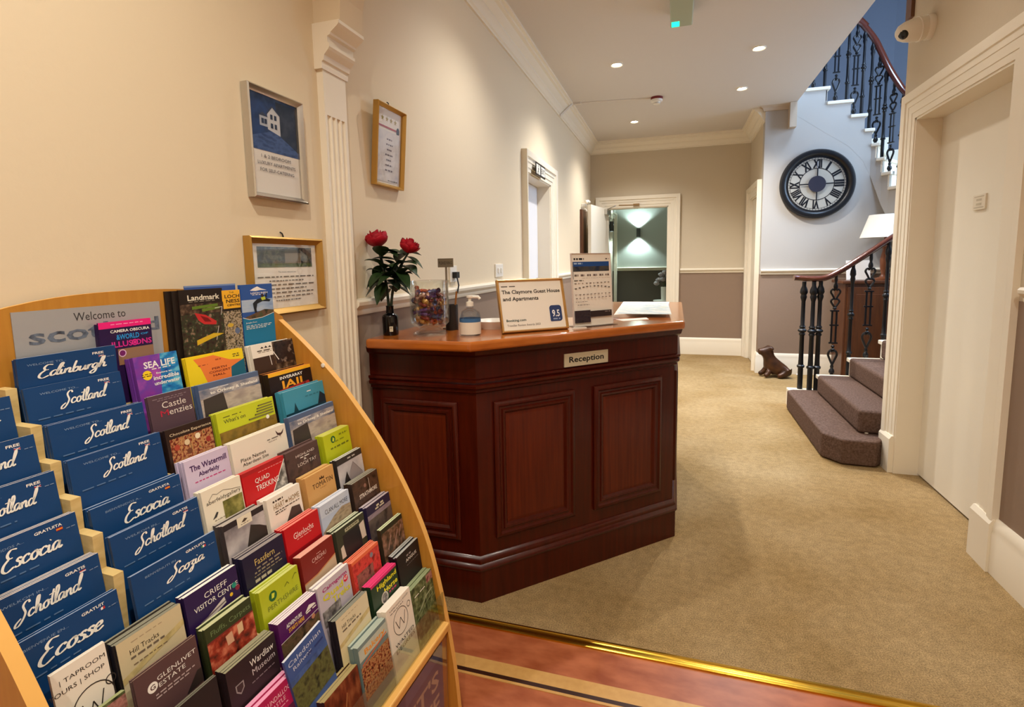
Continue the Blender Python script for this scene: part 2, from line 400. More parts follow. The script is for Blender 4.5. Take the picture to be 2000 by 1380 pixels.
mb = MB(); wall_y(mb, XR, XR+.24, -2.3, 3.66, ZC, [(2.60, 3.49, 2.01)], DADO); struct(mb, 'wall_right', [CREAM2, TAUPE])
mb = MB(); mb.box(XL-.2, -2.4, 0, 1.5, -2.3, ZC); struct(mb, 'wall_foyer', CREAM)
# clock wall under the upper flight
mb = MB(); mb.box(XRET, YCLK, 0, 3.3, YCLK+.12, DADO, 1)
wp = [(XRET, DADO), (3.3, DADO), (3.3, 1.60), (2.3, 1.74), (2.0, 1.84), (1.96, 2.12), (1.91, 2.30), (1.84, 2.48), (1.70, 2.62), (1.47, 2.77), (1.20, 2.848), (XRET, 2.848)]; k = len(wp)
mb.add([(x, YCLK, z) for x, z in wp]+[(x, YCLK+.12, z) for x, z in wp], [tuple(range(k)), tuple(range(2*k-1, k-1, -1))]+[(i, (i+1) % k, k+(i+1) % k, k+i) for i in range(k)], 0)
struct(mb, 'wall_clock', [STAIRW, TAUPE])
# arch: spandrel wall with an elliptical soffit
mb = MB(); n = 28; cxa = (XL+XR)/2; rx = (XR-XL)/2-.098; z0a, rz = 2.042, .70
pts = [(cxa+rx*math.cos(PI-PI*i/n), z0a+rz*math.sin(PI*i/n)) for i in range(n+1)]
for (x0, za), (x1, zb) in zip(pts[:-1], pts[1:]):
    mb.add([(x0, YA0, za), (x1, YA0, zb), (x1, YA0, ZC), (x0, YA0, ZC), (x0, YA1, za), (x1, YA1, zb), (x1, YA1, ZC), (x0, YA1, ZC)], [(0, 1, 2, 3), (7, 6, 5, 4), (4, 5, 1, 0)])
mb.box(XL, YA0, z0a, cxa-rx, YA1, ZC); mb.box(cxa+rx, YA0, z0a, XR, YA1, ZC)
struct(mb, 'wall_arch', CREAM, smooth=30)

# stairwell: inner string line and outer wall line, one point per riser
INN = [(.938, 4.85), (1.155, 4.85), (1.373, 4.85), (1.59, 4.86), (1.78, 4.89), (1.94, 4.96), (2.04, 5.08), (2.09, 5.22), (2.12, 5.39), (2.13, 5.56), (2.13, 5.74), (2.11, 5.92), (2.05, 6.08), (2.005, 6.17), (1.96, 6.235), (1.917, 6.27), (1.87, 6.2943), (1.80, 6.2943), (1.67, 6.2943), (1.455, 6.2943), (1.25, 6.2943), (1.04, 6.2943)]
OUT = [(.938, 3.70), (1.155, 3.70), (1.373, 3.70), (1.59, 3.70), (1.85, 3.70), (2.3, 3.75), (2.75, 3.9), (3.1, 4.2), (3.3, 4.65), (3.4, 5.1), (3.42, 5.6), (3.38, 6.1), (3.22, 6.6), (2.98, 6.98), (2.66, 7.24), (2.35, 7.33), (2.05, 7.35), (1.85, 7.35), (1.68, 7.35), (1.455, 7.35), (1.25, 7.35), (1.04, 7.35)]
RISE = .1495
mb = MB()
ow = [(1.30, 3.664), (1.85, 3.664)]+OUT[5:19]+[(.3, 7.352)]
for (a, b) in zip(ow[:-1], ow[1:]):
    lo = 0 if b[0] > 1.0 else ZC+.3
    if a[1] > 7.3 and b[0] < 2.4 and lo == 0: lo = 2.3
    mb.add([(a[0], a[1], lo), (b[0], b[1], lo), (b[0], b[1], 5.4), (a[0], a[1], 5.4)], [(0, 1, 2, 3)])
struct(mb, 'wall_stairwell', BLUEW, smooth=50)
mb = MB(); mb.box(.2, 3.6, ZC+.30, .3, 7.4, 5.4); mb.box(.3, 3.56, ZC+.3, 1.5, 3.66, 5.4)
mb.box(.2, 3.6, 5.4, 1.6, 7.5, 5.5); mb.box(1.6, 3.6, 5.4, 2.9, 3.9, 5.5); mb.box(1.6, 5.5, 5.4, 2.9, 7.5, 5.5); mb.box(2.9, 3.6, 5.4, 3.6, 7.5, 5.5)
struct(mb, 'wall_upper', BLUEW)
# unseen rooflight added over the stairwell for cool light on the upper flight
sk = empty('added_rooflight', (2.25, 4.7, 5.45)); sk['kind'] = 'structure'
mb = MB()
for x0, y0, x1, y1 in ((-.70, -.85, -.62, .85), (.62, -.85, .70, .85), (-.62, -.85, .62, -.77), (-.62, .77, .62, .85), (-.03, -.77, .03, .77)): mb.box(x0, y0, -.05, x1, y1, .06)
mb.build('window_frame', WHITEP, sk)
mb = MB(); mb.box(-.62, -.77, .03, .62, .77, .036); mb.build('pane', thin_glass(), sk)
lamp('added_skylight', 'AREA', (0, 0, .12), COOL, P_SKY, sk, shape='RECTANGLE', size=1.2, size_y=1.5)

# tall stair window behind the right wall: cool light across to the left wall, the lamp shade and the clock glass
sw = empty('window_2', (3.28, 5.28, 1.95), R(0)); sw['kind'] = 'structure'
mb = MB()
for y0, z0, y1, z1 in ((-.58, -.06, -.50, 1.66), (.50, -.06, .58, 1.66), (-.50, -.06, .50, .0), (-.50, 1.6, .50, 1.66), (-.02, 0, .02, 1.6), (-.5, .78, .5, .82)): mb.box(-.03, y0, z0, .05, y1, z1)
mb.build('window_frame', WHITEP, sw)
mb = MB(); mb.box(.015, -.5, 0, .022, .5, 1.6); mb.build('pane', emission('daylight_pane', (.55, .75, 1.0), 2.5), sw)
lamp('daylight', 'AREA', (-.04, 0, .8), COOL, P_WIN, sw, target=(-1.04, 0, .72), shape='RECTANGLE', size=.95, size_y=1.5)

# far room behind the end door
mb = MB(); mb.box(XL-.3, YB+.12, -.1, 1.1, 9.6, 0); struct(mb, 'floor_far_room', CARPET)
mb = MB(); mb.box(XL-.3, YB+.12, ZC, 1.1, 9.6, ZC+.1); struct(mb, 'ceiling_far_room', CEILP)
mb = MB(); wall_x(mb, 9.5, 9.6, XL-.3, 1.1, ZC, [], DADO); struct(mb, 'wall_far_room', [ROOMW, ROOMD])
mb = MB(); wall_y(mb, -1.12, -1.02, YB+.12, 9.5, ZC, [(8.75, 9.28, 1.98)], DADO); struct(mb, 'wall_far_left', [ROOMW, ROOMD])
mb = MB(); wall_y(mb, 1.0, 1.1, YB+.12, 9.5, ZC, [], DADO); struct(mb, 'wall_far_right', [ROOMW, ROOMD])

# ------------------------------------------------------------------ cornice, dado rails, skirtings
CORN = [(0, 2.70), (.012, 2.70), (.012, 2.715), (.022, 2.722), (.030, 2.745), (.045, 2.760), (.046, 2.772), (.062, 2.784), (.080, 2.812), (.100, 2.820), (.101, 2.832), (.122, 2.836), (.123, 2.85), (0, 2.85)]
mb = MB(); mb.sweep([(XL, YA1), (XL, YB), (XRET, YB), (XRET, YCLK+.02)], CORN); struct(mb, 'trim_3', WHITEP, smooth=35)
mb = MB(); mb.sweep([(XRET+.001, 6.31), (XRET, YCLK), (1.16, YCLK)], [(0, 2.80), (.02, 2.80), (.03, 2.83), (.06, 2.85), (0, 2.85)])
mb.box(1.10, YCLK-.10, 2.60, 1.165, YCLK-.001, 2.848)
struct(mb, 'trim_4', mat('brownish_beam_paint', (190, 172, 150), .7))  # cornice strip and beam stub in one brownish beige
DR = [(0, 1.085), (.008, 1.085), (.014, 1.095), (.014, 1.105), (.022, 1.112), (.032, 1.122), (.034, 1.135), (.026, 1.144), (0, 1.146)]
def rail(nm, path, mb=None):
    mb = MB(); mb.sweep(path, DR); return struct(mb, nm, WHITEP, smooth=35)
rail('trim_5', [(XL, YA1), (XL, 3.94)]); rail('trim_6', [(XL, 5.05), (XL, YB)])
rail('trim_7', [(.06, YB), (XRET, YB)]); rail('trim_8', [(XRET+.005, YCLK), (3.0, YCLK)])
rail('trim_9', [(XR, 2.40), (XR, -2.2)])
mb = MB(); mb.sweep([(-1.02, 9.5), (1.0, 9.5)], DR); struct(mb, 'trim_10', WHITEP)
SK = [(0, 0), (.022, 0), (.022, .165), (.018, .175), (.020, .19), (.012, .215), (.006, .225), (0, .225)]
def skirt(nm, path):
    mb = MB(); mb.sweep(path, SK); return struct(mb, nm, WHITEP, smooth=35)
skirt('baseboard_left', [(XL, 2.3), (XL, 3.94)]); skirt('baseboard_back', [(.06, YB), (XRET, YB)])
skirt('baseboard_clock', [(XRET+.002, YCLK+.1), (XRET+.002, YCLK), (3.0, YCLK)]); skirt('baseboard_right', [(XR, 2.45), (XR, -2.2)])
mb = MB(); mb.box(1.222, 3.60, 2.58, 1.262, 3.672, 2.85); struct(mb, 'trim_11', mat('brown_post', (104, 66, 40), .5))

# ------------------------------------------------------------------ doors
ARC = [(0, 0), (0, .012), (.03, .014), (.032, .020), (.07, .022), (.072, .028), (.10, .028), (.104, .040), (.130, .046), (.148, .046), (.150, 0)]
def frame_obj(O, U, N, w0, w1, h, prof, name, parent, m, plinth=0.0):
    """architrave round an opening: O origin on the wall face at floor, U along wall, N out of the wall"""
    O, U, N = Vector(O), Vector(U), Vector(N); mb = MB(); Z = Vector((0, 0, 1)); k = len(prof)
    rows = []
    for a, b in ((0, 0), (0, 1), (1, 1), (1, 0)):
        rows.append([tuple(O+U*(w1+o if a else w0-o)+Z*(h+o if b else 0)+N*t) for o, t in prof])
    mb.add([p for r_ in rows for p in r_], [(i*k+j, i*k+j+1, (i+1)*k+j+1, (i+1)*k+j) for i in range(3) for j in range(k-1)])
    if plinth:
        for s_, e in ((w0, -1), (w1, 1)):
            q = [O+U*(s_+e*d)+N*t for d, t in ((-.001, -.0), (-.001, .027), (.152, .031), (.152, 0))]
            vs = [tuple(p) for p in q]+[tuple(p+Z*(plinth+(0.0 if i in (0, 3) else -.0))) for i, p in enumerate(q)]
            vs2 = [tuple(p+Z*(plinth+.02)-N*(.012 if i in (1, 2) else 0)) for i, p in enumerate(q)]
            mb.add(vs+vs2, [(0, 1, 2, 3), (0, 1, 5, 4), (1, 2, 6, 5), (2, 3, 7, 6), (3, 0, 4, 7), (4, 5, 9, 8), (5, 6, 10, 9), (6, 7, 11, 10), (8, 9, 10, 11)])
    o = mb.build(name, m, parent, smooth=30); return o
def lining(O, U, N, w0, w1, h, depth, parent, m):
    """jamb and head lining set back into the opening"""
    O, U, N = Vector(O), Vector(U), Vector(N); mb = MB(); Z = Vector((0, 0, 1)); t = .012
    def bx(a, b, lo, hi):
        vs = [tuple(O+U*x+Z*z+N*y) for z in (lo, hi) for x, y in ((a, .001), (b, .001), (b, -depth), (a, -depth))]
        mb.add(vs, [(0, 1, 2, 3), (4, 5, 6, 7), (0, 1, 5, 4), (1, 2, 6, 5), (2, 3, 7, 6), (3, 0, 4, 7)])
    bx(w0, w0+t, 0, h); bx(w1-t, w1, 0, h); bx(w0, w1, h-t, h)
    mb.build('door_lining', m, parent)
def leaf_box(O, U, N, w0, w1, h, back, th, parent, m, name='door_leaf'):
    O, U, N = Vector(O), Vector(U), Vector(N); Z = Vector((0, 0, 1)); mb = MB()
    vs = [tuple(O+U*x+Z*z+N*y) for z in (.012, h) for x, y in ((w0, -back), (w1, -back), (w1, -back-th), (w0, -back-th))]
    mb.add(vs, [(0, 3, 2, 1), (4, 5, 6, 7), (0, 1, 5, 4), (1, 2, 6, 5), (2, 3, 7, 6), (3, 0, 4, 7)])
    return mb.build(name, m, parent)
# door on the left wall
d1 = empty('door_1', (XL, 4.49, 0)); d1['kind'] = 'structure'
O = (0, -4.49+0, 0); U = (0, 1, 0); N = (1, 0, 0)
frame_obj(O, U, N, 4.09, 4.89, 1.975, ARC, 'door_frame', d1, WHITEP)
lining(O, U, N, 4.09, 4.89, 1.975, .16, d1, WHITEP)
lf = leaf_box(O, U, N, 4.102, 4.878, 1.96, .12, .04, d1, mat('daylit_door_white', (222, 222, 226), .4))  # bluish daylight from the stairwell is put into the leaf colour
mb = MB(); mb.box(-.119, -.36, 1.44, -.114, -.345, 1.53); mb.build('room_number', BLACK, lf)
mb = MB(); mb.box(-.119, .31, 1.0, -.11, .34, 1.12); mb.tube([(-.11, .325, 1.06), (-.08, .325, 1.06), (-.078, .22, 1.06)], .008); mb.build('door_handle', SILVER, lf)
# end door: frame, open leaf swung into the hall, closer
d2 = empty('door_2', (-.5, YB, 0)); d2['kind'] = 'structure'
O = (.5, 0, 0); U = (1, 0, 0); N = (0, -1, 0)
frame_obj(O, U, N, -.905, -.10, 1.975, ARC, 'door_frame', d2, WHITEP)
lining(O, U, N, -.905, -.10, 1.975, .12, d2, WHITEP)
mb = MB(); mb.M = Matrix.Translation((-.395, -.02, 0)) @ Matrix.Rotation(R(-99.5), 4, 'Z')
mb.box(0, -.02, .012, .775, .02, 1.96); lf = mb.build('door_leaf', DOORW, d2)
mb = MB(); mb.M = Matrix.Translation((-.395, -.02, 0)) @ Matrix.Rotation(R(-99.5), 4, 'Z')
mb.box(.04, .021, 1.88, .22, .06, 1.95); mb.tube([(.14, .05, 1.955), (.40, .22, 1.962)], .007, 6); mb.build('door_closer', SILVER, lf)
mb = MB(); mb.tube([(-.24, -.06, 2.005), (-.02, -.06, 2.0)], .009, 6); mb.box(-.05, -.09, 1.99, .03, -.03, 2.015); mb.build('closer_arm', mat('brass_arm', (150, 120, 80), .4, .6), d2)
# side door in the return wall
d3 = empty('door_3', (XRET, 6.87, 0)); d3['kind'] = 'structure'
O = (0, -6.87, 0); U = (0, 1, 0); N = (-1, 0, 0)
frame_obj(O, U, N, 6.52, 7.22, 1.99, [(o*.86, t) for o, t in ARC], 'door_frame', d3, WHITEP)
lining(O, U, N, 6.52, 7.22, 1.99, .1, d3, WHITEP)
lf = leaf_box(O, U, N, 6.532, 7.208, 1.975, .02, .04, d3, DOORW)
for z in (.22, 1.68):
    mb = MB(); mb.box(-.006, -.337, z, .022, -.325, z+.16); mb.build('hinge', mat('steel_hinge', (120, 116, 108), .35, .8), d3)
for z in (.85, 1.05):
    mb = MB(); mb.box(.012, -.10, z, .021, -.02, z+.12); mb.build('lock_plate', WHITEP, lf)
# door on the right wall
d4 = empty('door_4', (XR, 3.045, 0)); d4['kind'] = 'structure'
O = (-.0, -3.045, 0); U = (0, 1, 0); N = (-1, 0, 0)
frame_obj((-.0, -3.045, 0), U, N, 2.60, 3.49, 2.01, [(o, t*.5) for o, t in ARC], 'door_frame', d4, WHITEP, plinth=.20)
lining(O, U, N, 2.60, 3.49, 2.01, .17, d4, WHITEP)
lf = leaf_box(O, U, N, 2.612, 3.478, 2.0, .12, .04, d4, DOORW)
mb = MB(); mats = [mat('embossed_plate', (226, 214, 192), .3)]; mb.box(.112, -.06, 1.475, .120, .045, 1.545)
sh = Sheet(mb, mats, (.112, .045, 1.545), (0, -1, 0), (0, 0, -1), (-1, 0, 0), .105, .07)
sh.rect(.010, .008, .095, .012, (190, 176, 150)); sh.rect(.010, .058, .095, .062, (190, 176, 150)); sh.rect(.03, .02, .075, .03, (196, 184, 160)); sh.rect(.03, .04, .075, .05, (196, 184, 160))
mb.build('door_plate', mats, lf)

# ------------------------------------------------------------------ pilaster carrying the arch
pl = empty('trim_12', (XL, YA0, 0)); pl['kind'] = 'structure'
def pilaster(parent, sgn, xw):
    mb = MB(); px = .024
    # shaft with flutes on the hall face
    fl = [.022, .048, .074, .100]
    for z0, z1, fluted in ((0, 1.765, True), (1.765, 1.93, False)):
        path = [(0, 0), (px, 0)]
        if fluted:
            for c in fl: path += [(px, c-.010), (px-.006, c-.007), (px-.008, c), (px-.006, c+.007), (px, c+.010)]
        path += [(px, .123), (0, .123)]
        mb.prism([(sgn*x, y) for x, y in (path if sgn > 0 else path[::-1])], z0, z1)
    mb.build('pilaster_shaft', WHITEP, parent)
    mb = MB()
    prof = [(0, 1.905), (.028, 1.905), (.030, 1.918), (.030, 1.926), (.036, 1.930), (.040, 1.945), (.056, 1.960), (.061, 1.968), (.061, 1.978), (.055, 1.981), (.055, 2.000), (.066, 2.004), (.068, 2.010), (.074, 2.014), (.094, 2.028), (.100, 2.034), (.100, 2.044), (0, 2.044)]
    k = len(prof); vs = []
    for y, e in ((-.010, 0), (.133, 0)): vs += [(sgn*x, y, z) for x, z in prof]
    mb.add(vs, [tuple(range(k)), tuple(range(2*k-1, k-1, -1))]+[(i, (i+1) % k, k+(i+1) % k, k+i) for i in range(k)])
    mb.build('pilaster_capital', WHITEP, parent)
pilaster(pl, 1, XL)
pr_ = empty('trim_13', (XR, YA0, 0)); pr_['kind'] = 'structure'; pilaster(pr_, -1, XR)

# ------------------------------------------------------------------ lamps in the ceiling
def downlight(x, y, power, color, label=None, size=132, z=ZC, blend=1.0):
    t = empty('downlight', (x, y, z)); tag(t, label or 'recessed ceiling spotlight out of sight above the foyer', 'ceiling light', 'recessed ceiling spotlights')
    mb = MB(); mb.lathe([(.050, -.001), (.050, -.007), (.046, -.010), (.036, -.006), (.034, -.001)], 24, cap=False); mb.build('bezel', WPLAST, t, smooth=True)
    mb = MB(); mb.lathe([(0, -.005), (.034, -.003)], 24, cap=False); mb.build('bulb', emission('bulb_glow', (1.0, .80, .56), 60), t)
    lamp('spot', 'SPOT', (0, 0, -.03), color, power, t, spot_size=R(size), spot_blend=blend, shadow_soft_size=.035)
    return t
hall = [(-.48, 4.53, 'glowing ceiling spotlight on the left, nearer of the left pair'), (.58, 4.56, 'glowing ceiling spotlight nearest the stairwell edge and the front'),
        (.57, 5.55, 'glowing ceiling spotlight on the right behind the nearer right one'), (-.475, 6.39, 'glowing ceiling spotlight farthest back, nearest the end wall')]
for x, y, l in hall: downlight(x, y, P_HALL*(.62 if x < 0 else 1.18), WARM2, l)
for x, y, k in ((-.48, 2.72, 1.0), (.58, 2.75, .3)): downlight(x, y, P_NEAR*k, WARM2)
for x, y in ((-.40, .35), (.45, .15), (.05, -1.0)): downlight(x, y, P_FOYER, WARM, size=150, blend=.8)

def sconce(loc, face, label, power):
    t = empty('wall_light', loc, face); tag(t, label, 'wall light', 'up and down wall lights in the far room')
    mb = MB(); mb.lathe([(.03, -.075), (.034, -.075), (.034, .075), (.03, .075)], 20, cy=-.055, cap=False); mb.box(-.015, -.03, -.03, .015, 0, .03); mb.build('cylinder_shade', mat('grey_metal', (96, 100, 100), .35, .6), t, smooth=True)
    for s in (-1, 1):
        mb = MB(); mb.lathe([(0, s*.06), (.03, s*.06)], 16, cy=-.055, cap=False); mb.build('bulb', emission('sconce_glow', (.85, 1, .96), 25), t)
        lamp('spot', 'SPOT', (0, -.06, s*.08), TEAL, power, t, target=(0, -.05, s*2), spot_size=R(120), spot_blend=.5, shadow_soft_size=.02)
sconce((-.62, 9.5, 1.74), 0, 'grey up and down wall light on the far room wall', P_SCONCE)
sconce((-1.02, 8.45, 1.80), R(90), 'grey wall light on the side wall just inside the end doorway', P_SCONCE*.5)

# ------------------------------------------------------------------ reception counter
ct = empty('reception_counter', (-.5, 2.2, 0)); tag(ct, 'angled dark mahogany reception counter with a varnished orange-brown top', 'reception desk')
OC = Vector((-.5, 2.2, 0))
def loc2(p): return (p[0]+.5, p[1]-2.2)
CP = [loc2(p) for p in ((-1.108, 1.717), (-.675, 1.717), (.0175, 2.4095), (.0175, 3.42))]
def csweep(name, prof, m, smooth=35):
    mb = MB(); mb.sweep(CP, prof); return mb.build(name, m, ct, smooth=smooth)
csweep('plinth', [(-.03, 0), (0, 0), (0, .125), (-.03, .125)], MAHOG)
csweep('base_moulding', [(-.03, .125), (.004, .125), (.008, .133), (.006, .140), (-.002, .150), (.0, .158), (-.004, .170), (-.012, .178), (-.03, .178)], MAHOG)
csweep('cabinet', [(-.04, .178), (-.014, .178), (-.014, .80), (-.04, .80)], MAHOG)
csweep('frieze_moulding', [(-.03, .80), (-.012, .80), (-.004, .806), (-.004, .814), (.006, .822), (.008, .832), (.002, .836), (.010, .845), (.010, .853), (-.03, .855)], MAHOG)
csweep('frieze', [(-.03, .855), (-.002, .855), (-.002, .935), (.012, .945), (.018, .966), (-.03, .966)], MAHOG)
mb = MB()
top_o = [(-1.075, 1.645), (-.662, 1.640), (.045, 2.385), (.045, 3.46)]; top_i = [(-.40, 3.46), (-.40, 2.56), (-.80, 2.14), (-1.075, 2.14)]
mb.prism([loc2(p) for p in top_o+top_i], .967, 1.003); mb.build('countertop', OAKTOP, ct, bevel=.010, seg=3)
def cpanel(P, d, s0, s1, z0, z1):
    """raised and fielded panel on a counter face"""
    P = Vector((*loc2(P), 0)); d = Vector((d[0], d[1], 0)); nn = Vector((d.y, -d.x, 0)); Z = Vector((0, 0, 1))
    prof = [(0, 0), (0, .010), (.008, .016), (.016, .017), (.022, .010), (.030, .009), (.034, .014), (.042, .012), (.050, .003)]
    k = len(prof); mb = MB(); vs = []
    for a, b, sa, sb in ((s0, z0, 1, 1), (s1, z0, -1, 1), (s1, z1, -1, -1), (s0, z1, 1, -1)):
        vs += [tuple(P+d*(a+sa*o)+Z*(b+sb*o)+nn*(t-.014)) for o, t in prof]
    mb.add(vs, [(i*k+j, ((i+1) % 4)*k+j, ((i+1) % 4)*k+j+1, i*k+j+1) for i in range(4) for j in range(k-1)])
    fr = mb.build('panel_moulding', MAHOG, ct, smooth=30)
    mb = MB(); o = .050
    q = [(s0+o, z0+o), (s1-o, z0+o), (s1-o, z1-o), (s0+o, z1-o)]; o2 = .062
    q2 = [(s0+o2, z0+o2), (s1-o2, z0+o2), (s1-o2, z1-o2), (s0+o2, z1-o2)]
    vs = [tuple(P+d*a+Z*b+nn*(-.011)) for a, b in q]+[tuple(P+d*a+Z*b+nn*(-.009)) for a, b in q2]
    mb.add(vs, [(4, 5, 6, 7)]+[(i, (i+1) % 4, 4+(i+1) % 4, 4+i) for i in range(4)]); mb.build('panel', MAHOG2, ct)
S2 = math.sqrt(.5)
cpanel((-1.108, 1.717), (1, 0), .040, .355, .235, .765)
cpanel((-.675, 1.717), (S2, S2), .072, .430, .235, .762)
cpanel((-.675, 1.717), (S2, S2), .525, .892, .235, .762)
cpanel((.0175, 2.4095), (0, 1), .08, .46, .235, .762); cpanel((.0175, 2.4095), (0, 1), .56, .94, .235, .762)
# Reception sign stuck to the frieze
mb = MB(); mats = [mat('brushed_sign', (206, 196, 168), .35, .25)]
nn = Vector((S2, -S2, 0)); dd = Vector((S2, S2, 0)); Z = Vector((0, 0, 1)); P = Vector((*loc2((-.675, 1.717)), 0))
O = P+dd*.377+Z*.911+nn*.004
vs = [tuple(P+dd*a+Z*b+nn*c) for c in (-.002, .003) for a, b in ((.377, .859), (.589, .859), (.589, .911), (.377, .911))]
mb.add(vs, [(4, 5, 6, 7), (0, 1, 5, 4), (1, 2, 6, 5), (2, 3, 7, 6), (3, 0, 4, 7)])
sh = Sheet(mb, mats, O-nn*.001, dd, -Z, nn, .212, .052); sh.text('Reception', .022, .013, .190, .043, (14, 12, 12), True)
o = mb.build('sign_plate', mats, ct); o['label'] = 'pale metal plate lettered Reception'

# ------------------------------------------------------------------ staircase
st = empty('staircase', (1.2, 4.3, 0)); tag(st, 'white winding staircase with a brown carpet runner, rising behind the right wall', 'stairs')
def sl(p, z): return (p[0]-1.2, p[1]-4.3, z)
N_ST = len(INN)
for i in range(N_ST-1):
    a, b, c, d = INN[i], OUT[i], OUT[i+1], INN[i+1]; z = RISE*(i+1); mb = MB()
    if i == 0: poly = [(.938, 4.965), (.95, 3.66), (1.30, 3.69), (1.24, 4.965)]
    else: poly = [a, b, c, d]
    # nosing: push the front edge forward
    f = Vector(((a[1]-b[1]), -(a[0]-b[0]))); f = Vector((-(b[1]-a[1]), (b[0]-a[0]))).normalized()
    back = Vector((c[0]+d[0]-a[0]-b[0], c[1]+d[1]-a[1]-b[1]))
    if f.dot(back) > 0: f = -f
    ov = .022 if i else 0.0
    # overhang on the open string side
    s_ = (Vector(a)-Vector(b)).normalized()*(.02 if i > 11 else 0); p = [Vector(poly[0])+f*ov+s_, Vector(poly[1])+f*ov, Vector(poly[2]), Vector(poly[3])+s_]
    vs = [sl(q, z-.032) for q in p]+[sl(q, z) for q in p]
    mb.add(vs, [(0, 1, 2, 3), (7, 6, 5, 4), (0, 4, 5, 1), (1, 5, 6, 2), (2, 6, 7, 3), (3, 7, 4, 0)])
    zl = z-RISE
    p = [Vector(poly[0]), Vector(poly[1]), Vector(poly[1])-f*.02, Vector(poly[0])-f*.02]
    vs = [sl(q, zl) for q in p]+[sl(q, z-.03) for q in p]
    mb.add(vs, [(0, 1, 2, 3), (7, 6, 5, 4), (0, 4, 5, 1), (1, 5, 6, 2), (2, 6, 7, 3), (3, 7, 4, 0)])
    mb.build('step', WHITEP, st, bevel=.006)
# open string below the tread ends, closed to the floor on the first flight
mb = MB()
for i in range(N_ST-1):
    a, d = INN[i], INN[i+1]; z = RISE*(i+1)-.03
    lo0 = 0 if i < 7 else RISE*(i-1)-.16+.0; lo1 = 0 if i < 6 else RISE*i-.16
    n_ = Vector((d[1]-a[1], -(d[0]-a[0]))).normalized()*.0
    mb.add([sl(a, max(0, lo0)), sl(d, max(0, lo1)), sl(d, z), sl(a, z)], [(0, 1, 2, 3)])
o = mb.build('string', STAIRW, st, smooth=60)
mb = MB()
for i in range(6, N_ST-1):
    a, b, c, d = INN[i], OUT[i], OUT[i+1], INN[i+1]; z0, z1 = RISE*(i-1)-.16, RISE*i-.16
    mb.add([sl(a, z0), sl(b, z0), sl(c, z1), sl(d, z1)], [(0, 1, 2, 3)])
mb.build('soffit', STAIRW, st, smooth=60)
mb = MB()
for i in range(8, N_ST-1):
    b, c = OUT[i], OUT[i+1]; z0 = RISE*(i+1)
    q0 = Vector(b)+(Vector(INN[i])-Vector(b)).normalized()*.02; q1 = Vector(c)+(Vector(INN[i+1])-Vector(c)).normalized()*.02
    mb.add([sl(q0, z0), sl(q1, z0), sl(q1, z0+.24), sl(q0, z0+.24), sl(b, z0+.24), sl(c, z0+.24)], [(0, 1, 2, 3), (3, 2, 5, 4)])
mb.build('skirting', WHITEP, st)
# carpet runner
def runner(poly, z, fz):
    mb = MB(); n = len(poly)
    mb.prism([(x-1.2, y-4.3) for x, y in poly], fz, z); mb.build('carpet_runner', STCARP, st, bevel=.022, seg=4)
runner([(.915, 4.80), (.905, 3.66), (.99, 3.545), (1.17, 3.535), (1.222, 3.60), (1.232, 3.665), (1.25, 3.68), (1.22, 4.86), (.96, 4.84)], RISE+.012, .006)
runner([(1.125, 4.76), (1.115, 3.70), (1.235, 3.685), (1.46, 3.685), (1.44, 4.77)], 2*RISE+.012, RISE+.013)
runner([(1.345, 4.76), (1.34, 3.69), (1.66, 3.69), (1.66, 4.77)], 3*RISE+.012, 2*RISE+.013)
runner([(1.562, 4.77), (1.555, 3.69), (1.86, 3.69), (1.80, 4.78)], 4*RISE+.012, 3*RISE+.013)
runner([(1.752, 4.80), (1.81, 3.69), (2.25, 3.73), (1.92, 4.86)], 5*RISE+.012, 4*RISE+.013)

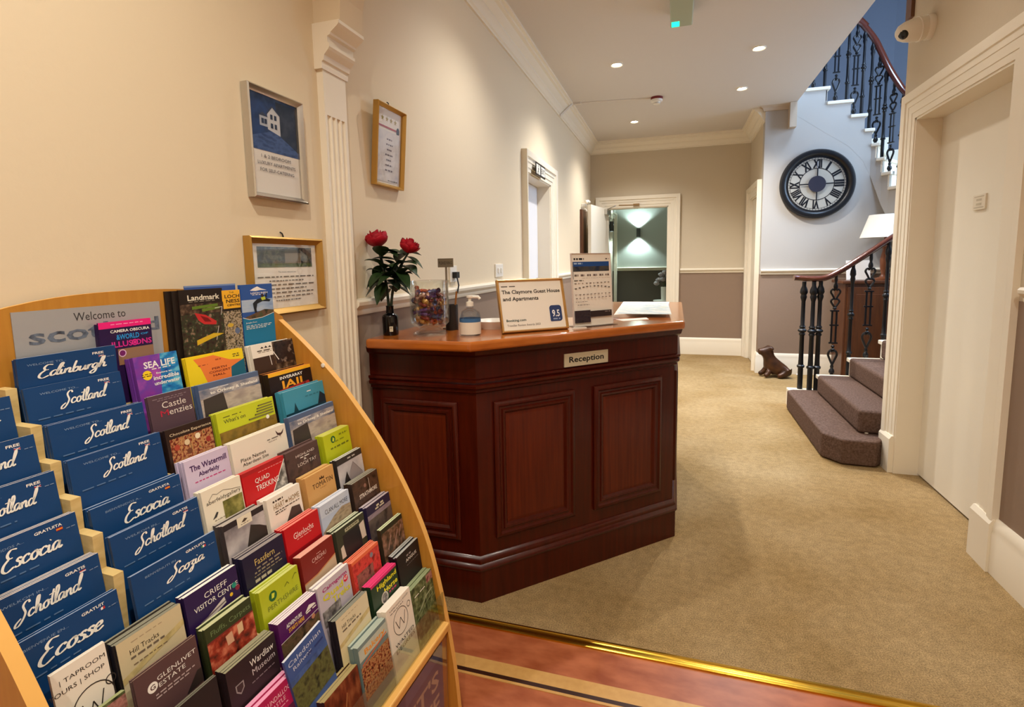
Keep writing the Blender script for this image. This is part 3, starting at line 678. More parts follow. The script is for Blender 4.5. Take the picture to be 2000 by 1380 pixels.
# ------------------------------------------------------------------ balustrades
def collar(r, z, h): return [(r*.6, z-h), (r, z-h*.5), (r*1.25, z), (r, z+h*.5), (r*.6, z+h)]
def plain_baluster(h, q=1.2):
    mb = MB(); r = .0115
    prof = [(0, 0), (.013, 0), (.013, h*.20), (.018, h*.205), (.019, h*.22), (.013, h*.23), (r, h*.30), (r*.95, h*.50), (.016, h*.515), (.012, h*.53), (.021, h*.545), (.021, h*.555), (.012, h*.57), (.016, h*.585), (r*.9, h*.60), (r*.85, h*.82), (.013, h*.84), (.016, h*.86), (.013, h*.88), (.019, h*.90), (.017, h*.93), (.010, h*.96), (.010, h), (0, h)]
    mb.lathe([(a*q, b) for a, b in prof], 12); return mb
def fancy_baluster(h):
    mb = MB(); g = .016
    def rod(x0, z0, x1, z1, r=.006): mb.tube([(x0, 0, z0), (x1, 0, z1)], r*1.25, 6)
    def block(z, r=.02, t=.012): mb.lathe([(0, z-t), (r*.5, z-t), (r*1.15, z-t*.3), (r*1.15, z+t*.3), (r*.5, z+t), (0, z+t)], 10); 
    def bar(z): mb.box(-.032, -.008, z-.006, .032, .008, z+.006)
    mb.lathe([(0, 0), (.011, 0), (.013, h*.02), (.022, h*.035), (.020, h*.055), (.010, h*.075), (.014, h*.09), (.009, h*.11), (0, h*.11)], 10)
    lp = lambda z0, z1, w_: smooth_line([(0, z0), (w_*.55, z0+(z1-z0)*.35), (w_, z0+(z1-z0)*.72), (w_*.55, z1-(z1-z0)*.03), (w_*.12, z1-(z1-z0)*.12)], 4)
    for s in (-1, 1): mb.tube([(s*x, 0, z) for x, z in lp(h*.11, h*.255, .032)], .009, 6)
    block(h*.26, .013); block(h*.29, .012); bar(h*.325)
    for s in (-1, 1): rod(s*g, h*.325, s*g, h*.64)
    bar(h*.50); bar(h*.64)
    block(h*.665, .013)
    for s in (-1, 1): mb.tube([(s*x, 0, z) for x, z in smooth_line([(0, h*.67), (.022, h*.71), (.030, h*.735), (.016, h*.755), (0, h*.752)], 4)], .008, 6)
    for s in (-1, 1): mb.tube([(s*x, 0, z) for x, z in smooth_line([(.006, h*.755), (.02, h*.79), (.034, h*.825), (.02, h*.85), (.006, h*.835)], 4)], .008, 6)
    mb.lathe([(0, h*.84), (.009, h*.84), (.018, h*.87), (.016, h*.89), (.009, h*.91), (.013, h*.94), (.009, h), (0, h)], 10)
    return mb
def balustrade(name, label, items, rail_path, base):
    t = empty(name, (*base, 0)); tag(t, label, 'banister')
    for kind, x, y, z, h, rz in items:
        mb = fancy_baluster(h) if kind == 'f' else plain_baluster(h, 1.6 if z < .16 else 1.2)
        o = mb.build('baluster', IRON, t, smooth=40, loc=(x-base[0], y-base[1], z)); o.rotation_euler = (0, 0, rz)
    pts = smooth_line([(x-base[0], y-base[1], z) for x, y, z in rail_path], 5)
    mb = MB(); mb.tube(pts, .031, 12, flat=.75); mb.build('handrail', RAIL, t, smooth=50)
    return t
E1 = .1625
low = [('p', 1.035, 4.93, E1, 1.065-E1, 0), ('p', 1.098, 4.885, RISE+.001, 1.065-RISE, 0), ('p', 1.150, 4.895, RISE+.001, 1.070-RISE, 0), ('f', 1.262, 4.905, 2*RISE-.02, 1.130-2*RISE+.02, 0), ('p', 1.378, 4.895, 2*RISE-.02, 1.215-2*RISE+.02, 0),
       ('f', 1.492, 4.875, 3*RISE-.02, 1.30-3*RISE+.02, 0), ('p', 1.61, 4.88, 3*RISE-.02, 1.38-3*RISE+.02, 0), ('f', 1.73, 4.88, 4*RISE-.02, 1.46-4*RISE+.02, 0)]
low = [(k, x, y, (.1495 if i < 3 else z), h+(z-.1495 if i < 3 else 0), r_) for i, (k, x, y, z, h, r_) in enumerate(low)]
balustrade('banister', 'lower iron banister of three newel rods and scrolled balusters with a mahogany handrail', low,
           [(.955, 4.93, 1.098), (1.0, 4.93, 1.094), (1.10, 4.90, 1.088), (1.18, 4.89, 1.096), (1.28, 4.89, 1.150), (1.40, 4.89, 1.235), (1.60, 4.89, 1.385), (1.85, 4.90, 1.57)], (1.2, 4.89))
up = []; rp = []
seqs = [(21, .35), (20, .1), (20, .6), (19, .15), (19, .62), (18, .2), (18, .72), (17, .4), (16, .5), (15, .5), (14, .5), (13, .5), (12, .5), (11, .5), (10, .5)]
for j, (i, t_) in enumerate(seqs):
    if i >= N_ST: continue
    a, d = Vector(INN[i-1]), Vector(INN[min(i, N_ST-1)]); p = a+(d-a)*t_
    inn = (Vector(OUT[i-1])-a).normalized()*.045; p = p+inn
    z = RISE*i; hr = z+.80+RISE*t_
    dr = (d-a); up.append(('f' if j % 2 == 0 else 'p', p.x, p.y, z, hr-z, math.atan2(dr.y, dr.x))); rp.append((p.x, p.y, hr+.02))
rp = [(1.15, 6.335, 4.1)]+rp
balustrade('banister', 'upper iron banister curving up the winding stair above the wall clock', up, rp, (1.9, 6.2))

# ------------------------------------------------------------------ wall clock
t = empty('wall_clock', (1.392, YCLK, 2.02)); tag(t, 'large round black wall clock with roman numerals on the stair wall', 'clock')
RX = Matrix.Rotation(R(90), 4, 'X')                                   # lathe axis -> -y (towards the hall)
RC = .352
mb = MB(); mb.M = RX; mb.lathe([(RC-.01, 0), (RC, .01), (RC, .03), (RC-.012, .048), (RC-.035, .052), (RC-.055, .046), (RC-.062, .036), (RC-.066, .030), (RC-.070, .018), (RC-.070, 0)], 72, cap=False); mb.build('rim', mat('black_rim', (16, 14, 15), .35), t, smooth=40)
mb = MB(); mats = [mat('clock_face', (206, 200, 186), .6)]; mb.M = RX; mb.lathe([(RC-.068, 0), (RC-.068, .012), (0, .012)], 64)
mb.M = Matrix.Identity(4)
INK = (22, 20, 26)
sh = Sheet(mb, mats, (0, -.012, 0), (1, 0, 0), (0, 0, -1), (0, -1, 0), 0, 0, .0006)
sh.ring(0, 0, .268, .284, INK, 64); sh.ring(0, 0, .250, .253, INK, 64); sh.ring(0, 0, .158, .165, INK, 64)
for k in range(60):
    a = 2*PI*k/60; c, s_ = math.cos(a), math.sin(a); sh.line([(.253*c, .253*s_), (.268*c, .268*s_)], .004, INK)
for k in range(4):
    a = PI/2*k; c, s_ = math.cos(a), math.sin(a); sh.line([(.08*c, .08*s_), (.16*c, .16*s_)], .012, INK)
sh.disc(0, 0, .082, (58, 56, 70), 40)
for k, num in enumerate(('XII', 'I', 'II', 'III', 'IIII', 'V', 'VI', 'VII', 'VIII', 'IX', 'X', 'XI')):
    a = 2*PI*k/12; u = Vector((math.cos(a), 0, -math.sin(a))); v = Vector((math.sin(a), 0, math.cos(a)))   # u: clockwise, v: outward
    wd = {'XII': .085, 'VIII': .10, 'VII': .085, 'I': .022, 'V': .05, 'X': .055, 'II': .04, 'VI': .06}.get(num, .07)
    sp = Sheet(mb, mats, v*.252-u*wd/2+Vector((0, -.012, 0)), u, -v, (0, -1, 0), wd, .09, .001)
    sp.text(num, 0, 0, wd, .088, INK, True, off=.05)
sh.k = 12
SIL = mat('clock_hand_silver', (206, 206, 210), .3, .6)
mb.build('dial', mats, t)
mb = MB(); mb.box(-.004, -.020, -.03, .004, -.018, .23); mb.build('minute_hand', SIL, t)
mb = MB(); mb.box(-.006, -.023, -.125, .006, -.021, .03); mb.M = RX; mb.lathe([(0, .024), (.012, .023), (.012, .012)], 16); mb.build('hour_hand', SIL, t)
mb = MB(); mb.M = RX; mb.lathe([(RC-.066, .030), (RC*.55, .040), (0, .045)], 48, cap=False); mb.build('glass', thin_glass('clock_glass', (.97, .97, .97), .05), t, smooth=True)

# ------------------------------------------------------------------ frames on the left wall
def wall_frame(name, label, y0, y1, z0, z1, wf, m, design, th=.022, tilt=0.0, hook=False):
    W, H = y1-y0, z1-z0
    t = empty(name, (XL, (y0+y1)/2, z0)); t.rotation_euler = (0, tilt, 0); tag(t, label, 'picture frame')
    k = [(0, 0), (0, th), (wf*.25, th+.003), (wf*.6, th*.8), (wf, th*.55), (wf, 0)]
    mb = MB(); vs = []
    for a, b, sa, sb in ((-W/2, 0, 1, 1), (W/2, 0, -1, 1), (W/2, H, -1, -1), (-W/2, H, 1, -1)):
        vs += [(x+.002, a+sa*o, b+sb*o) for o, x in k]
    n = len(k); mb.add(vs, [(i*n+j, ((i+1) % 4)*n+j, ((i+1) % 4)*n+j+1, i*n+j+1) for i in range(4) for j in range(n-1)])
    mb.build('frame', m, t, smooth=40)
    mb = MB(); mats = [PAPER]; mb.box(.003, -W/2+wf*.9, wf*.9, .008, W/2-wf*.9, H-wf*.9)
    sh = Sheet(mb, mats, (.008, -W/2+wf, H-wf), (0, 1, 0), (0, 0, -1), (1, 0, 0), W-2*wf, H-2*wf); design(sh); mb.build('print', mats, t)
    mb = MB(); mb.box(.0115, -W/2+wf*.9, wf*.9, .0125, W/2-wf*.9, H-wf*.9); mb.build('glass', thin_glass('picture_glass', k=.13, refl=.05), t)
    if hook:
        mb = MB(); mb.tube([(.001, -.01, H+.016), (.008, -.01, H+.012), (.008, -.006, H+.002)], .0022, 6); mb.build('hook', IRON, t)
def d_house(s):
    W, H = s.W, s.H
    s.rect(0, 0, W, H*.56, photo('night_blue', [(18, 34, 70), (32, 60, 110), (24, 44, 84), (58, 84, 130)], 12))
    s.rect(W*.55, H*.02, W, H*.56, photo('dark_tree', [(14, 18, 22), (34, 34, 36), (58, 56, 58)], 40))
    s.poly([(0, H*.44), (W*.5, H*.33), (W, H*.50), (W, H*.56), (0, H*.56)], photo('lawn_blue', [(34, 54, 100), (70, 92, 140), (40, 60, 104)], 25, (1, 1, 3)))
    WH = (206, 206, 206); s.poly([(W*.36, H*.17), (W*.47, H*.09), (W*.62, H*.16), (W*.62, H*.37), (W*.36, H*.33)], WH)
    s.rect(W*.20, H*.21, W*.36, H*.31, (180, 184, 192)); s.poly([(W*.18, H*.21), (W*.27, H*.17), (W*.38, H*.21)], (56, 60, 74))
    s.line([(W*.34, H*.18), (W*.47, H*.085), (W*.64, H*.165)], .004, (50, 52, 66))
    for x, y in ((.42, .17), (.50, .17), (.42, .26), (.50, .26), (.23, .235), (.29, .235)): s.rect(W*x, H*y, W*(x+.05), H*(y+.05), (38, 44, 60))
    INK_ = (72, 64, 58)
    s.text('1 & 2 BEDROOM', W*.18, H*.60, W*.80, H*.635, INK_); s.text('LUXURY APARTMENTS', W*.10, H*.67, W*.90, H*.705, INK_); s.text('FOR SELF-CATERING', W*.14, H*.74, W*.86, H*.775, INK_)
wall_frame('picture_frame', 'silver framed picture of a white house over lettering about apartments', 1.198, 1.421, 1.463, 1.768, .016, SILVER, d_house, hook=False)
def d_cottage(s):
    W, H = s.W, s.H; m = .02
    s.rect(m, m*.4, W-m, H*.36, photo('cottage', [(18, 16, 12), (46, 42, 30), (96, 86, 64), (34, 44, 20)], 60))
    s.poly([(W*.48, H*.30), (W*.48, H*.14), (W*.58, H*.06), (W*.74, H*.13), (W*.74, H*.30)], (120, 106, 88)); s.poly([(W*.46, H*.14), (W*.58, H*.05), (W*.76, H*.13)], (70, 62, 54))
    s.rect(m, H*.30, W-m, H*.36, photo('hedge', [(44, 56, 24), (84, 96, 44), (60, 70, 34)], 60))
    s.text('The owners welcome you', W*.36, H*.42, W*.64, H*.455, (60, 50, 44))
    for i, (a, b) in enumerate(((.06, .94), (.22, .76), (.05, .95), (.12, .82), (.06, .93), (.10, .90), (.30, .70))): s.fuzz(W*a, H*(.50+i*.062), W*b, H*(.50+i*.062)+.0035, (110, 98, 88), 14)
wall_frame('picture_frame', 'gold framed notice with a photograph of a stone cottage above print', 1.166, 1.478, 1.128, 1.356, .020, GOLD, d_cottage, hook=True)
def d_cert(s):
    W, H = s.W, s.H
    for i in range(4):
        cx, cy, r = W*(.24+.17*i), H*.13, .012
        s.poly([(cx+(r if k % 2 == 0 else r*.42)*math.sin(PI*k/5), cy-(r if k % 2 == 0 else r*.42)*math.cos(PI*k/5)) for k in range(10)], (170, 146, 62))
    s.rect(0, H*.225, W*.86, H*.25, (170, 62, 52)); s.disc(W*.86, H*.24, .012, (60, 52, 44), 16, ry=.016)
    s.rect(W*.02, H*.28, W*.98, H*.97, photo('cert_grey', [(206, 200, 196), (222, 216, 210), (200, 196, 200)], 18))
    s.disc(W*.52, H*.60, W*.26, (222, 216, 212), 30, ry=H*.30)
    for i, (a, b) in enumerate(((.42, .64), (.40, .66), (.44, .62), (.38, .68), (.42, .60), (.40, .66), (.38, .70))): s.fuzz(W*a, H*(.38+i*.07), W*b, H*(.38+i*.07)+.006, (120, 108, 110), 4)
    s.fuzz(W*.5, H*.94, W*.9, H*.94+.004, (120, 110, 100), 8)
wall_frame('picture_frame', 'narrow gold framed certificate with four stars and a red stripe', 1.822, 2.040, 1.581, 1.893, .013, GOLD, d_cert, tilt=R(5), hook=True)

# ------------------------------------------------------------------ things on the counter
T = 1.003
# black vase
t = empty('vase', (-1.035, 1.762, T)); tag(t, 'small black bottle vase holding red roses at the counter\'s wall end', 'vase')
mb = MB(); mb.lathe([(0, 0), (.028, 0), (.030, .004), (.030, .070), (.027, .078), (.015, .085), (.014, .108), (.016, .112), (.013, .112), (.012, .09), (.012, .08), (0, .08)], 28); mb.build('body', mat('black_glass', (6, 6, 9), .08), t, smooth=40)
mb = MB(); mats = [mat('small_label', (206, 196, 170), .5)]; q = Vector((.014, -.0268, .016)); u = Vector((.886, .463, 0)); u = Vector((.886, .464, 0)); nn_ = Vector((.464, -.886, 0))
sh = Sheet(mb, mats, q+Vector((0, 0, .02))+nn_*.001, u, (0, 0, -1), nn_, .014, .02); sh.rect(-.003, 0, .010, .020, mats[0]); sh.text('R', .0, .003, .007, .011, (90, 60, 50)); mb.build('label_patch', mats, t)
REDP = mat('rose_red', (186, 14, 40), .55, 0, .3, noise=(40, (1, 1, 1), (140, 6, 26), .3)); LEAF = mat('rose_leaf', (26, 46, 22), .45, 0, .4, noise=(20, (1, 1, 1), (44, 66, 30), .3)); STEM = mat('rose_stem', (22, 34, 16), .5)
def bloom(mb, c, r, tilt, rr):
    c = Vector(c); A = Matrix.Rotation(tilt[0], 4, 'X') @ Matrix.Rotation(tilt[1], 4, 'Y')
    for ring, (cnt, rad, hgt, curl) in enumerate(((3, .32, 1.05, .05), (4, .52, 1.05, .12), (5, .74, 1.0, .22), (6, .92, .90, .34), (6, 1.0, .74, .48))):
        for k in range(cnt):
            a0 = 2*PI*(k+.37*ring)/cnt+rr.uniform(-.15, .15); wdt = 2*PI/cnt*.66; ro, ho = rr.uniform(.92, 1.1), rr.uniform(.9, 1.08); vs = []; NU, NV = 6, 5
            for v in range(NV+1):
                tv = v/NV
                for u_ in range(NU+1):
                    tu = u_/NU*2-1; an = a0+tu*wdt*(.55+.45*math.sin(PI*min(1, tv*.75+.2)))
                    rad_ = r*rad*ro*(max(.02, math.sin(PI*(.06+.58*tv)))**.75)*(1+curl*.5*max(0, tv-.7))
                    z = r*(-.72+hgt*ho*1.42*tv-.9*curl*max(0, tv-.72)-.12*abs(tu)**2*tv)
                    vs.append(tuple(c+(A @ Vector((rad_*math.cos(an), rad_*math.sin(an), z)))))
            mb.add(vs, [(v*(NU+1)+u_, v*(NU+1)+u_+1, (v+1)*(NU+1)+u_+1, (v+1)*(NU+1)+u_) for v in range(NV) for u_ in range(NU)])
def leaf(mb, p, d, L, W, up=(0, 0, 1), droop=.3):
    p = Vector(p); d = Vector(d).normalized(); s_ = d.cross(Vector(up))
    s_ = s_.normalized() if s_.length > 1e-3 else Vector((1, 0, 0)); u_ = s_.cross(d); n = 7; vs = []
    for i in range(n+1):
        t_ = i/n; w_ = W*math.sin(PI*min(1, t_**.8*.97+.015))*.5; c = p+d*(L*t_)-Vector((0, 0, 1))*(droop*L*t_*t_)
        vs += [tuple(c-s_*w_+u_*w_*.35), tuple(c), tuple(c+s_*w_+u_*w_*.35)]
    mb.add(vs, [(i*3+j, i*3+j+1, i*3+j+4, i*3+j+3) for i in range(n) for j in range(2)])
def rose(label, base, head, r, tilt, leaves, seed):
    rr = random.Random(seed); t = empty('rose', base); tag(t, label, 'flower', 'red roses in the black vase')
    b = Vector(base); h = Vector(head)-b; mid = h*.5+Vector((0, 0, .03))
    mb = MB(); pts = smooth_line([(0, 0, 0), (h.x*.15, h.y*.15, h.z*.35), (h.x*.55, h.y*.55, h.z*.70), tuple(h-Vector((0, 0, r*.5)))], 5); mb.tube(pts, [.0055]*(len(pts)-4)+[.004]*4, 8); mb.build('stem', STEM, t, smooth=True)
    mb = MB(); bloom(mb, h, r, tilt, rr); o = mb.build('bloom', REDP, t, smooth=80)
    for p, d, L, W, dr in leaves:
        mb = MB(); leaf(mb, Vector(p)-b, d, L, W, droop=dr); mb.build('leaf', LEAF, t, smooth=80)
    return t
zv = T+.082; V = Vector((-1.035, 1.762, 0))
def fan(cx, cy, z, n, seed, L=(.07, .10), spread=(-.6, 6.0), ymax=.3):
    rr = random.Random(seed); out = []
    for k in range(n):
        a = spread[0]+(spread[1]-spread[0])*k/max(1, n-1)+rr.uniform(-.25, .25)
        d = Vector((math.cos(a), math.sin(a)*.55, rr.uniform(-.55, .6)))
        if cx+d.x*.085 < XL+.02: d.x = max(d.x, (XL+.025-cx)/.085)
        out.append(((cx+d.x*.008, cy+d.y*.008, z+rr.uniform(-.035, .045)), d, rr.uniform(*L), rr.uniform(.046, .064), rr.uniform(.1, .5)))
    return out
rose('larger red rose on the left, upright in the black vase', (-1.037, 1.760, zv), (-1.083, 1.77, 1.368), .042, (.1, -.15),
     fan(-1.055, 1.765, 1.235, 10, 3)+fan(-1.06, 1.767, 1.28, 8, 5, (.06, .085))+fan(-1.045, 1.76, 1.19, 6, 15, (.06, .09)), 1)
rose('smaller red rose leaning right above the glass sweet bowl', (-1.033, 1.764, zv), (-.948, 1.775, 1.338), .036, (-.1, .35),
     fan(-1.0, 1.768, 1.25, 9, 8)+fan(-.97, 1.772, 1.29, 7, 9, (.055, .08), (-.8, 4.0))+fan(-1.01, 1.762, 1.20, 6, 19, (.05, .08)), 2)

# glass bowl of wrapped sweets
BX, BY = -.888, 1.802
t = empty('glass_bowl', (BX, BY, T)); tag(t, 'footed clear glass bowl filled with wrapped sweets on the counter', 'bowl')
GL = thin_glass('bowl_glass', (.96, .97, .96), .12)
mb = MB(); mb.lathe([(0, .004), (.062, .0), (.066, .006), (.050, .014), (.040, .022), (.044, .028), (.060, .034), (.072, .046), (.074, .07), (.074, .185), (.079, .203), (.077, .205), (.071, .187), (.070, .07), (.066, .052), (.05, .040), (0, .038)], 40); mb.build('bowl', GL, t, smooth=50)
CK = [((96, 26, 34), (150, 60, 50)), ((54, 28, 84), (110, 70, 140)), ((176, 120, 50), (214, 170, 96)), ((140, 40, 24), (190, 90, 50)), ((40, 40, 70), (90, 96, 140)), ((150, 100, 90), (206, 170, 150)), ((110, 20, 20), (60, 20, 30))]
def sweet_mesh(k, long_):
    mb = MB(); L = .021 if long_ else .012; r = .0085 if long_ else .011
    mb.M = Matrix.Rotation(R(90), 4, 'Y')
    mb.lathe([(.010, -L-.012), (.006, -L-.008), (.002, -L), (r*.8, -L*.85), (r, -L*.5), (r, L*.5), (r*.8, L*.85), (.002, L), (.006, L+.008), (.010, L+.012)], 8, cap=False)
    me = mb.build('wrapped_sweet', mat('foil_%d' % k, CK[k][0], .28, .35, .5, noise=(90, (1, 1, 1), CK[k][1], .12)), smooth=60)
    d = me.data; bpy.data.objects.remove(me); return d
SM = [sweet_mesh(k, k not in (2, 5)) for k in range(len(CK))]
rr = random.Random(11); cnt = 0
SN = ['maroon', 'purple', 'gold', 'rust red', 'navy', 'pale pink', 'dark red']
for lay in range(8):
    z = T+.052+lay*.0158; nl = 7 if lay < 7 else 4
    for i in range(nl):
        k = rr.randrange(len(CK)); a = 2*PI*(i+.5*(lay % 2))/nl+rr.uniform(-.2, .2); rad = (.045 if i % 3 else .020)*(0.85 if lay == 0 else 1)
        o = bpy.data.objects.new('wrapped_sweet', SM[k]); COL.objects.link(o)
        o.location = (BX+rad*math.cos(a), BY+rad*math.sin(a), z+rr.uniform(-.003, .003)); o.rotation_euler = (rr.uniform(0, 6), rr.uniform(-.6, .6), a+PI/2+rr.uniform(-.5, .5))
        tag(o, '%s wrapped sweet among those piled in the footed glass bowl' % SN[k], 'sweet', '%s sweets in the glass bowl' % SN[k])
# pen pot
t = empty('pen_pot', (-.862, 1.948, T)); tag(t, 'black round pen pot behind the glass sweet bowl', 'pen holder')
mb = MB(); mb.lathe([(0, 0), (.026, 0), (.026, .102), (.023, .102), (.023, .006), (0, .006)], 24); mb.build('pot', mat('dark_pot', (26, 20, 18), .45), t, smooth=40)
for dx, tp, c, l in ((-.010, (-.020, .005, .160), (18, 18, 20), 'black pen standing in the black pen pot'), (.006, (.022, .004, .155), (150, 96, 44), 'brown pencil leaning right in the black pen pot')):
    mb = MB(); mb.tube([(0, 0, 0), tuple(Vector(tp)-Vector((dx, 0, .008)))], .0038, 8); o = mb.build('pen', col(c), smooth=40, loc=(-.862+dx, 1.948, T+.008)); tag(o, l, 'pen')
# hand gel bottle
t = empty('pump_bottle', (-.728, 1.812, T)); tag(t, 'clear pump bottle of hand gel with a blue and white label', 'bottle')
mb = MB(); mb.lathe([(0, 0), (.036, 0), (.039, .004), (.039, .070), (.036, .085), (.022, .097), (.013, .101), (.013, .108), (0, .108)], 28); mb.build('bottle', thin_glass('gel', (.90, .93, .95), .12), t, smooth=50)
mb = MB(); mb.lathe([(.0396, .006), (.0396, .050)], 28, cap=False); mats = [mat('bottle_label', (222, 212, 196), .5)]; mb.build('label_band', mats, t, smooth=50)
mb = MB(); mb.lathe([(.0397, .051), (.0397, .064)], 28, cap=False)
sh = Sheet(mb, [col((60, 104, 150))], (.010, -.0402, .045), (.995, .0, 0), (0, 0, -1), (0, -1, 0), 0, 0)
mb.build('blue_band', col((60, 104, 150)), t, smooth=50)
mb = MB(); mb.lathe([(0, .108), (.014, .108), (.014, .124), (.006, .126), (.006, .138), (.012, .140), (.012, .147), (0, .148)], 16); mb.tube([(0, 0, .143), (.030, .010, .142), (.036, .012, .134)], .006, 8); mb.build('pump', WPLAST, t, smooth=50)
# white dish
mb = MB(); mb.lathe([(0, .0), (.055, 0), (.058, .006), (.075, .026), (.078, .032), (.072, .031), (.052, .010), (0, .009)], 32); o = mb.build('dish', WPLAST, smooth=40, loc=(-.715, 2.035, T)); tag(o, 'shallow white dish behind the hand gel bottle', 'dish')

def stand_sheet(name, label, base, ang, W, H, tilt, m, design, cat, wf=.012, th=.016, strut=True):
    """framed sign standing on the counter; ang = direction of its bottom edge"""
    t = empty(name, base, R(ang)); tag(t, label, cat); c, s_ = math.cos(R(tilt)), math.sin(R(tilt))
    X = Vector((1, 0, 0)); U_ = Vector((0, s_, c)); N_ = Vector((0, -c, s_)); O = Vector((0, th*c*.5, .002)); 
    def P(x, u, n): return tuple(O+X*x+U_*u+N_*n)
    mb = MB(); k = [(0, -th/2), (0, th/2), (wf*.4, th/2+.003), (wf, th*.2), (wf, -th/2)]
    n = len(k); vs = []
    for a, b, sa, sb in ((0, 0, 1, 1), (W, 0, -1, 1), (W, H, -1, -1), (0, H, 1, -1)): vs += [P(a+sa*o, b+sb*o, q) for o, q in k]
    mb.add(vs, [(i*n+j, ((i+1) % 4)*n+j, ((i+1) % 4)*n+(j+1) % n, i*n+(j+1) % n) for i in range(4) for j in range(n)])
    mb.build('frame', m, t, smooth=40)
    mb = MB(); mats = [PAPER]; vs = [P(x, u, q) for q in (-th*.45, th*.1) for x, u in ((wf*.8, wf*.8), (W-wf*.8, wf*.8), (W-wf*.8, H-wf*.8), (wf*.8, H-wf*.8))]
    mb.add(vs, [(0, 3, 2, 1), (4, 5, 6, 7), (0, 1, 5, 4), (1, 2, 6, 5), (2, 3, 7, 6), (3, 0, 4, 7)])
    sh = Sheet(mb, mats, P(wf, H-wf, th*.1), X, -U_, N_, W-2*wf, H-2*wf); design(sh); mb.build('print', mats, t)
    if strut:
        mb = MB(); a = Vector(P(W*.5, H*.62, -th*.5)); b = Vector((W*.5, a.y+.055, .001)); mb.add([tuple(a+X*-.03), tuple(a+X*.03), tuple(b+X*.02), tuple(b+X*-.02), tuple(a+X*-.03+Vector((0, .004, 0))), tuple(a+X*.03+Vector((0, .004, 0))), tuple(b+X*.02+Vector((0, .004, 0))), tuple(b+X*-.02+Vector((0, .004, 0)))], [(0, 1, 2, 3), (7, 6, 5, 4), (0, 4, 5, 1), (2, 6, 7, 3), (1, 5, 6, 2), (0, 3, 7, 4)]); mb.build('strut', BLACK, t)
    return t
def d_award(s):
    W, H = s.W, s.H; K = (38, 30, 26)
    s.fuzz(W*.03, H*.085, W*.26, H*.105, (96, 86, 80), 3)
    s.text('The Claymore Guest House', W*.03, H*.17, W*.97, H*.275, K, True); s.text('and Apartments', W*.035, H*.315, W*.60, H*.42, K, True)
    s.text('Booking.com', W*.05, H*.775, W*.36, H*.84, (40, 70, 66), True); s.text('Traveller Review Awards 2023', W*.055, H*.88, W*.58, H*.925, (110, 100, 92))
    x0, y0, x1, y1, r = W*.755, H*.53, W*.955, H*.87, .012; pts = []
    for cx, cy, a0 in ((x1-r, y0+r, -90), (x1-r, y1-r, 0), (x0+r*.3, y1-r*.3, 90), (x0+r, y0+r, 180)):
        q = r*.3 if a0 == 90 else r
        pts += [(cx+q*math.cos(R(a0+18*i)), cy+q*math.sin(R(a0+18*i))) for i in range(6)]
    s.poly(pts, (44, 62, 108)); s.text('9.5', x0+.010, y0+.018, x1-.010, y0+.046, (232, 232, 236), True); s.fuzz(x0+.012, y1-.012, x1-.010, y1-.007, (150, 164, 196), 2)
stand_sheet('standing_sign', 'gold framed review award sign with a dark blue score badge, standing on the counter', (-.611, 1.846, T), 41.2, .285, .205, 15, mat('light_gold_frame', (196, 152, 88), .35, .6), d_award, 'sign', wf=.009)
def d_rates(s):
    W, H = s.W, s.H; K = (52, 44, 40)
    s.fuzz(W*.06, H*.06, W*.32, H*.085, (30, 26, 28), 4); s.fuzz(W*.88, H*.065, W*.98, H*.08, (80, 70, 66), 1)
    s.rect(W*.04, H*.11, W*.97, H*.245, photo('skyline', [(28, 40, 62), (70, 66, 62), (50, 56, 70)], 40)); s.rect(W*.04, H*.11, W*.97, H*.175, (24, 70, 136)); s.fuzz(W*.06, H*.125, W*.28, H*.145, (170, 190, 216), 3)
    s.line([(W*.03, H*.11), (W*.03, H*.35)], .002, K)
    for i in range(6): s.fuzz(W*(.06+.16*i), H*.285, W*(.06+.16*i)+.020, H*.31, (110, 96, 90), 2)
    s.fuzz(W*.25, H*.335, W*.96, H*.338, (150, 136, 126), 12); s.fuzz(W*.04, H*.365, W*.28, H*.375, K, 3)
    for j, y in enumerate((.405, .475, .56, .61)):
        for i in range(10): s.fuzz(W*(.05+.095*i), H*(y-(.03*math.sin(i*.33) if j == 1 else .006*i/9)), W*(.05+.095*i)+.010, H*(y+.012-(.03*math.sin(i*.33) if j == 1 else .006*i/9)), K if j == 1 else (130, 116, 108), 1)
    s.fuzz(W*.04, H*.66, W*.34, H*.668, (130, 116, 108), 6); s.fuzz(W*.08, H*.705, W*.38, H*.712, K, 6)
    s.rect(W*.0, H*.785, W*.40, H*.955, photo('dark_flyer', [(30, 24, 28), (52, 40, 48), (36, 30, 40)], 60)); s.rect(W*.40, H*.80, W*.96, H*.885, (44, 30, 32)); s.fuzz(W*.78, H*.815, W*.92, H*.825, (150, 130, 126), 2)
t = stand_sheet('display_holder', 'clear acrylic holder with a portrait forecast sheet, right of the award sign', (-.386, 2.082, T), 47.5, .205, .297, 4, mat('acrylic_edge', (222, 210, 204), .15), d_rates, 'sign', wf=.002, th=.006, strut=False)
mb = MB(); mb.box(0, -.03, 0, .205, .06, .004); mb.build('base', thin_glass('acrylic', (.95, .95, .95), .12), t)
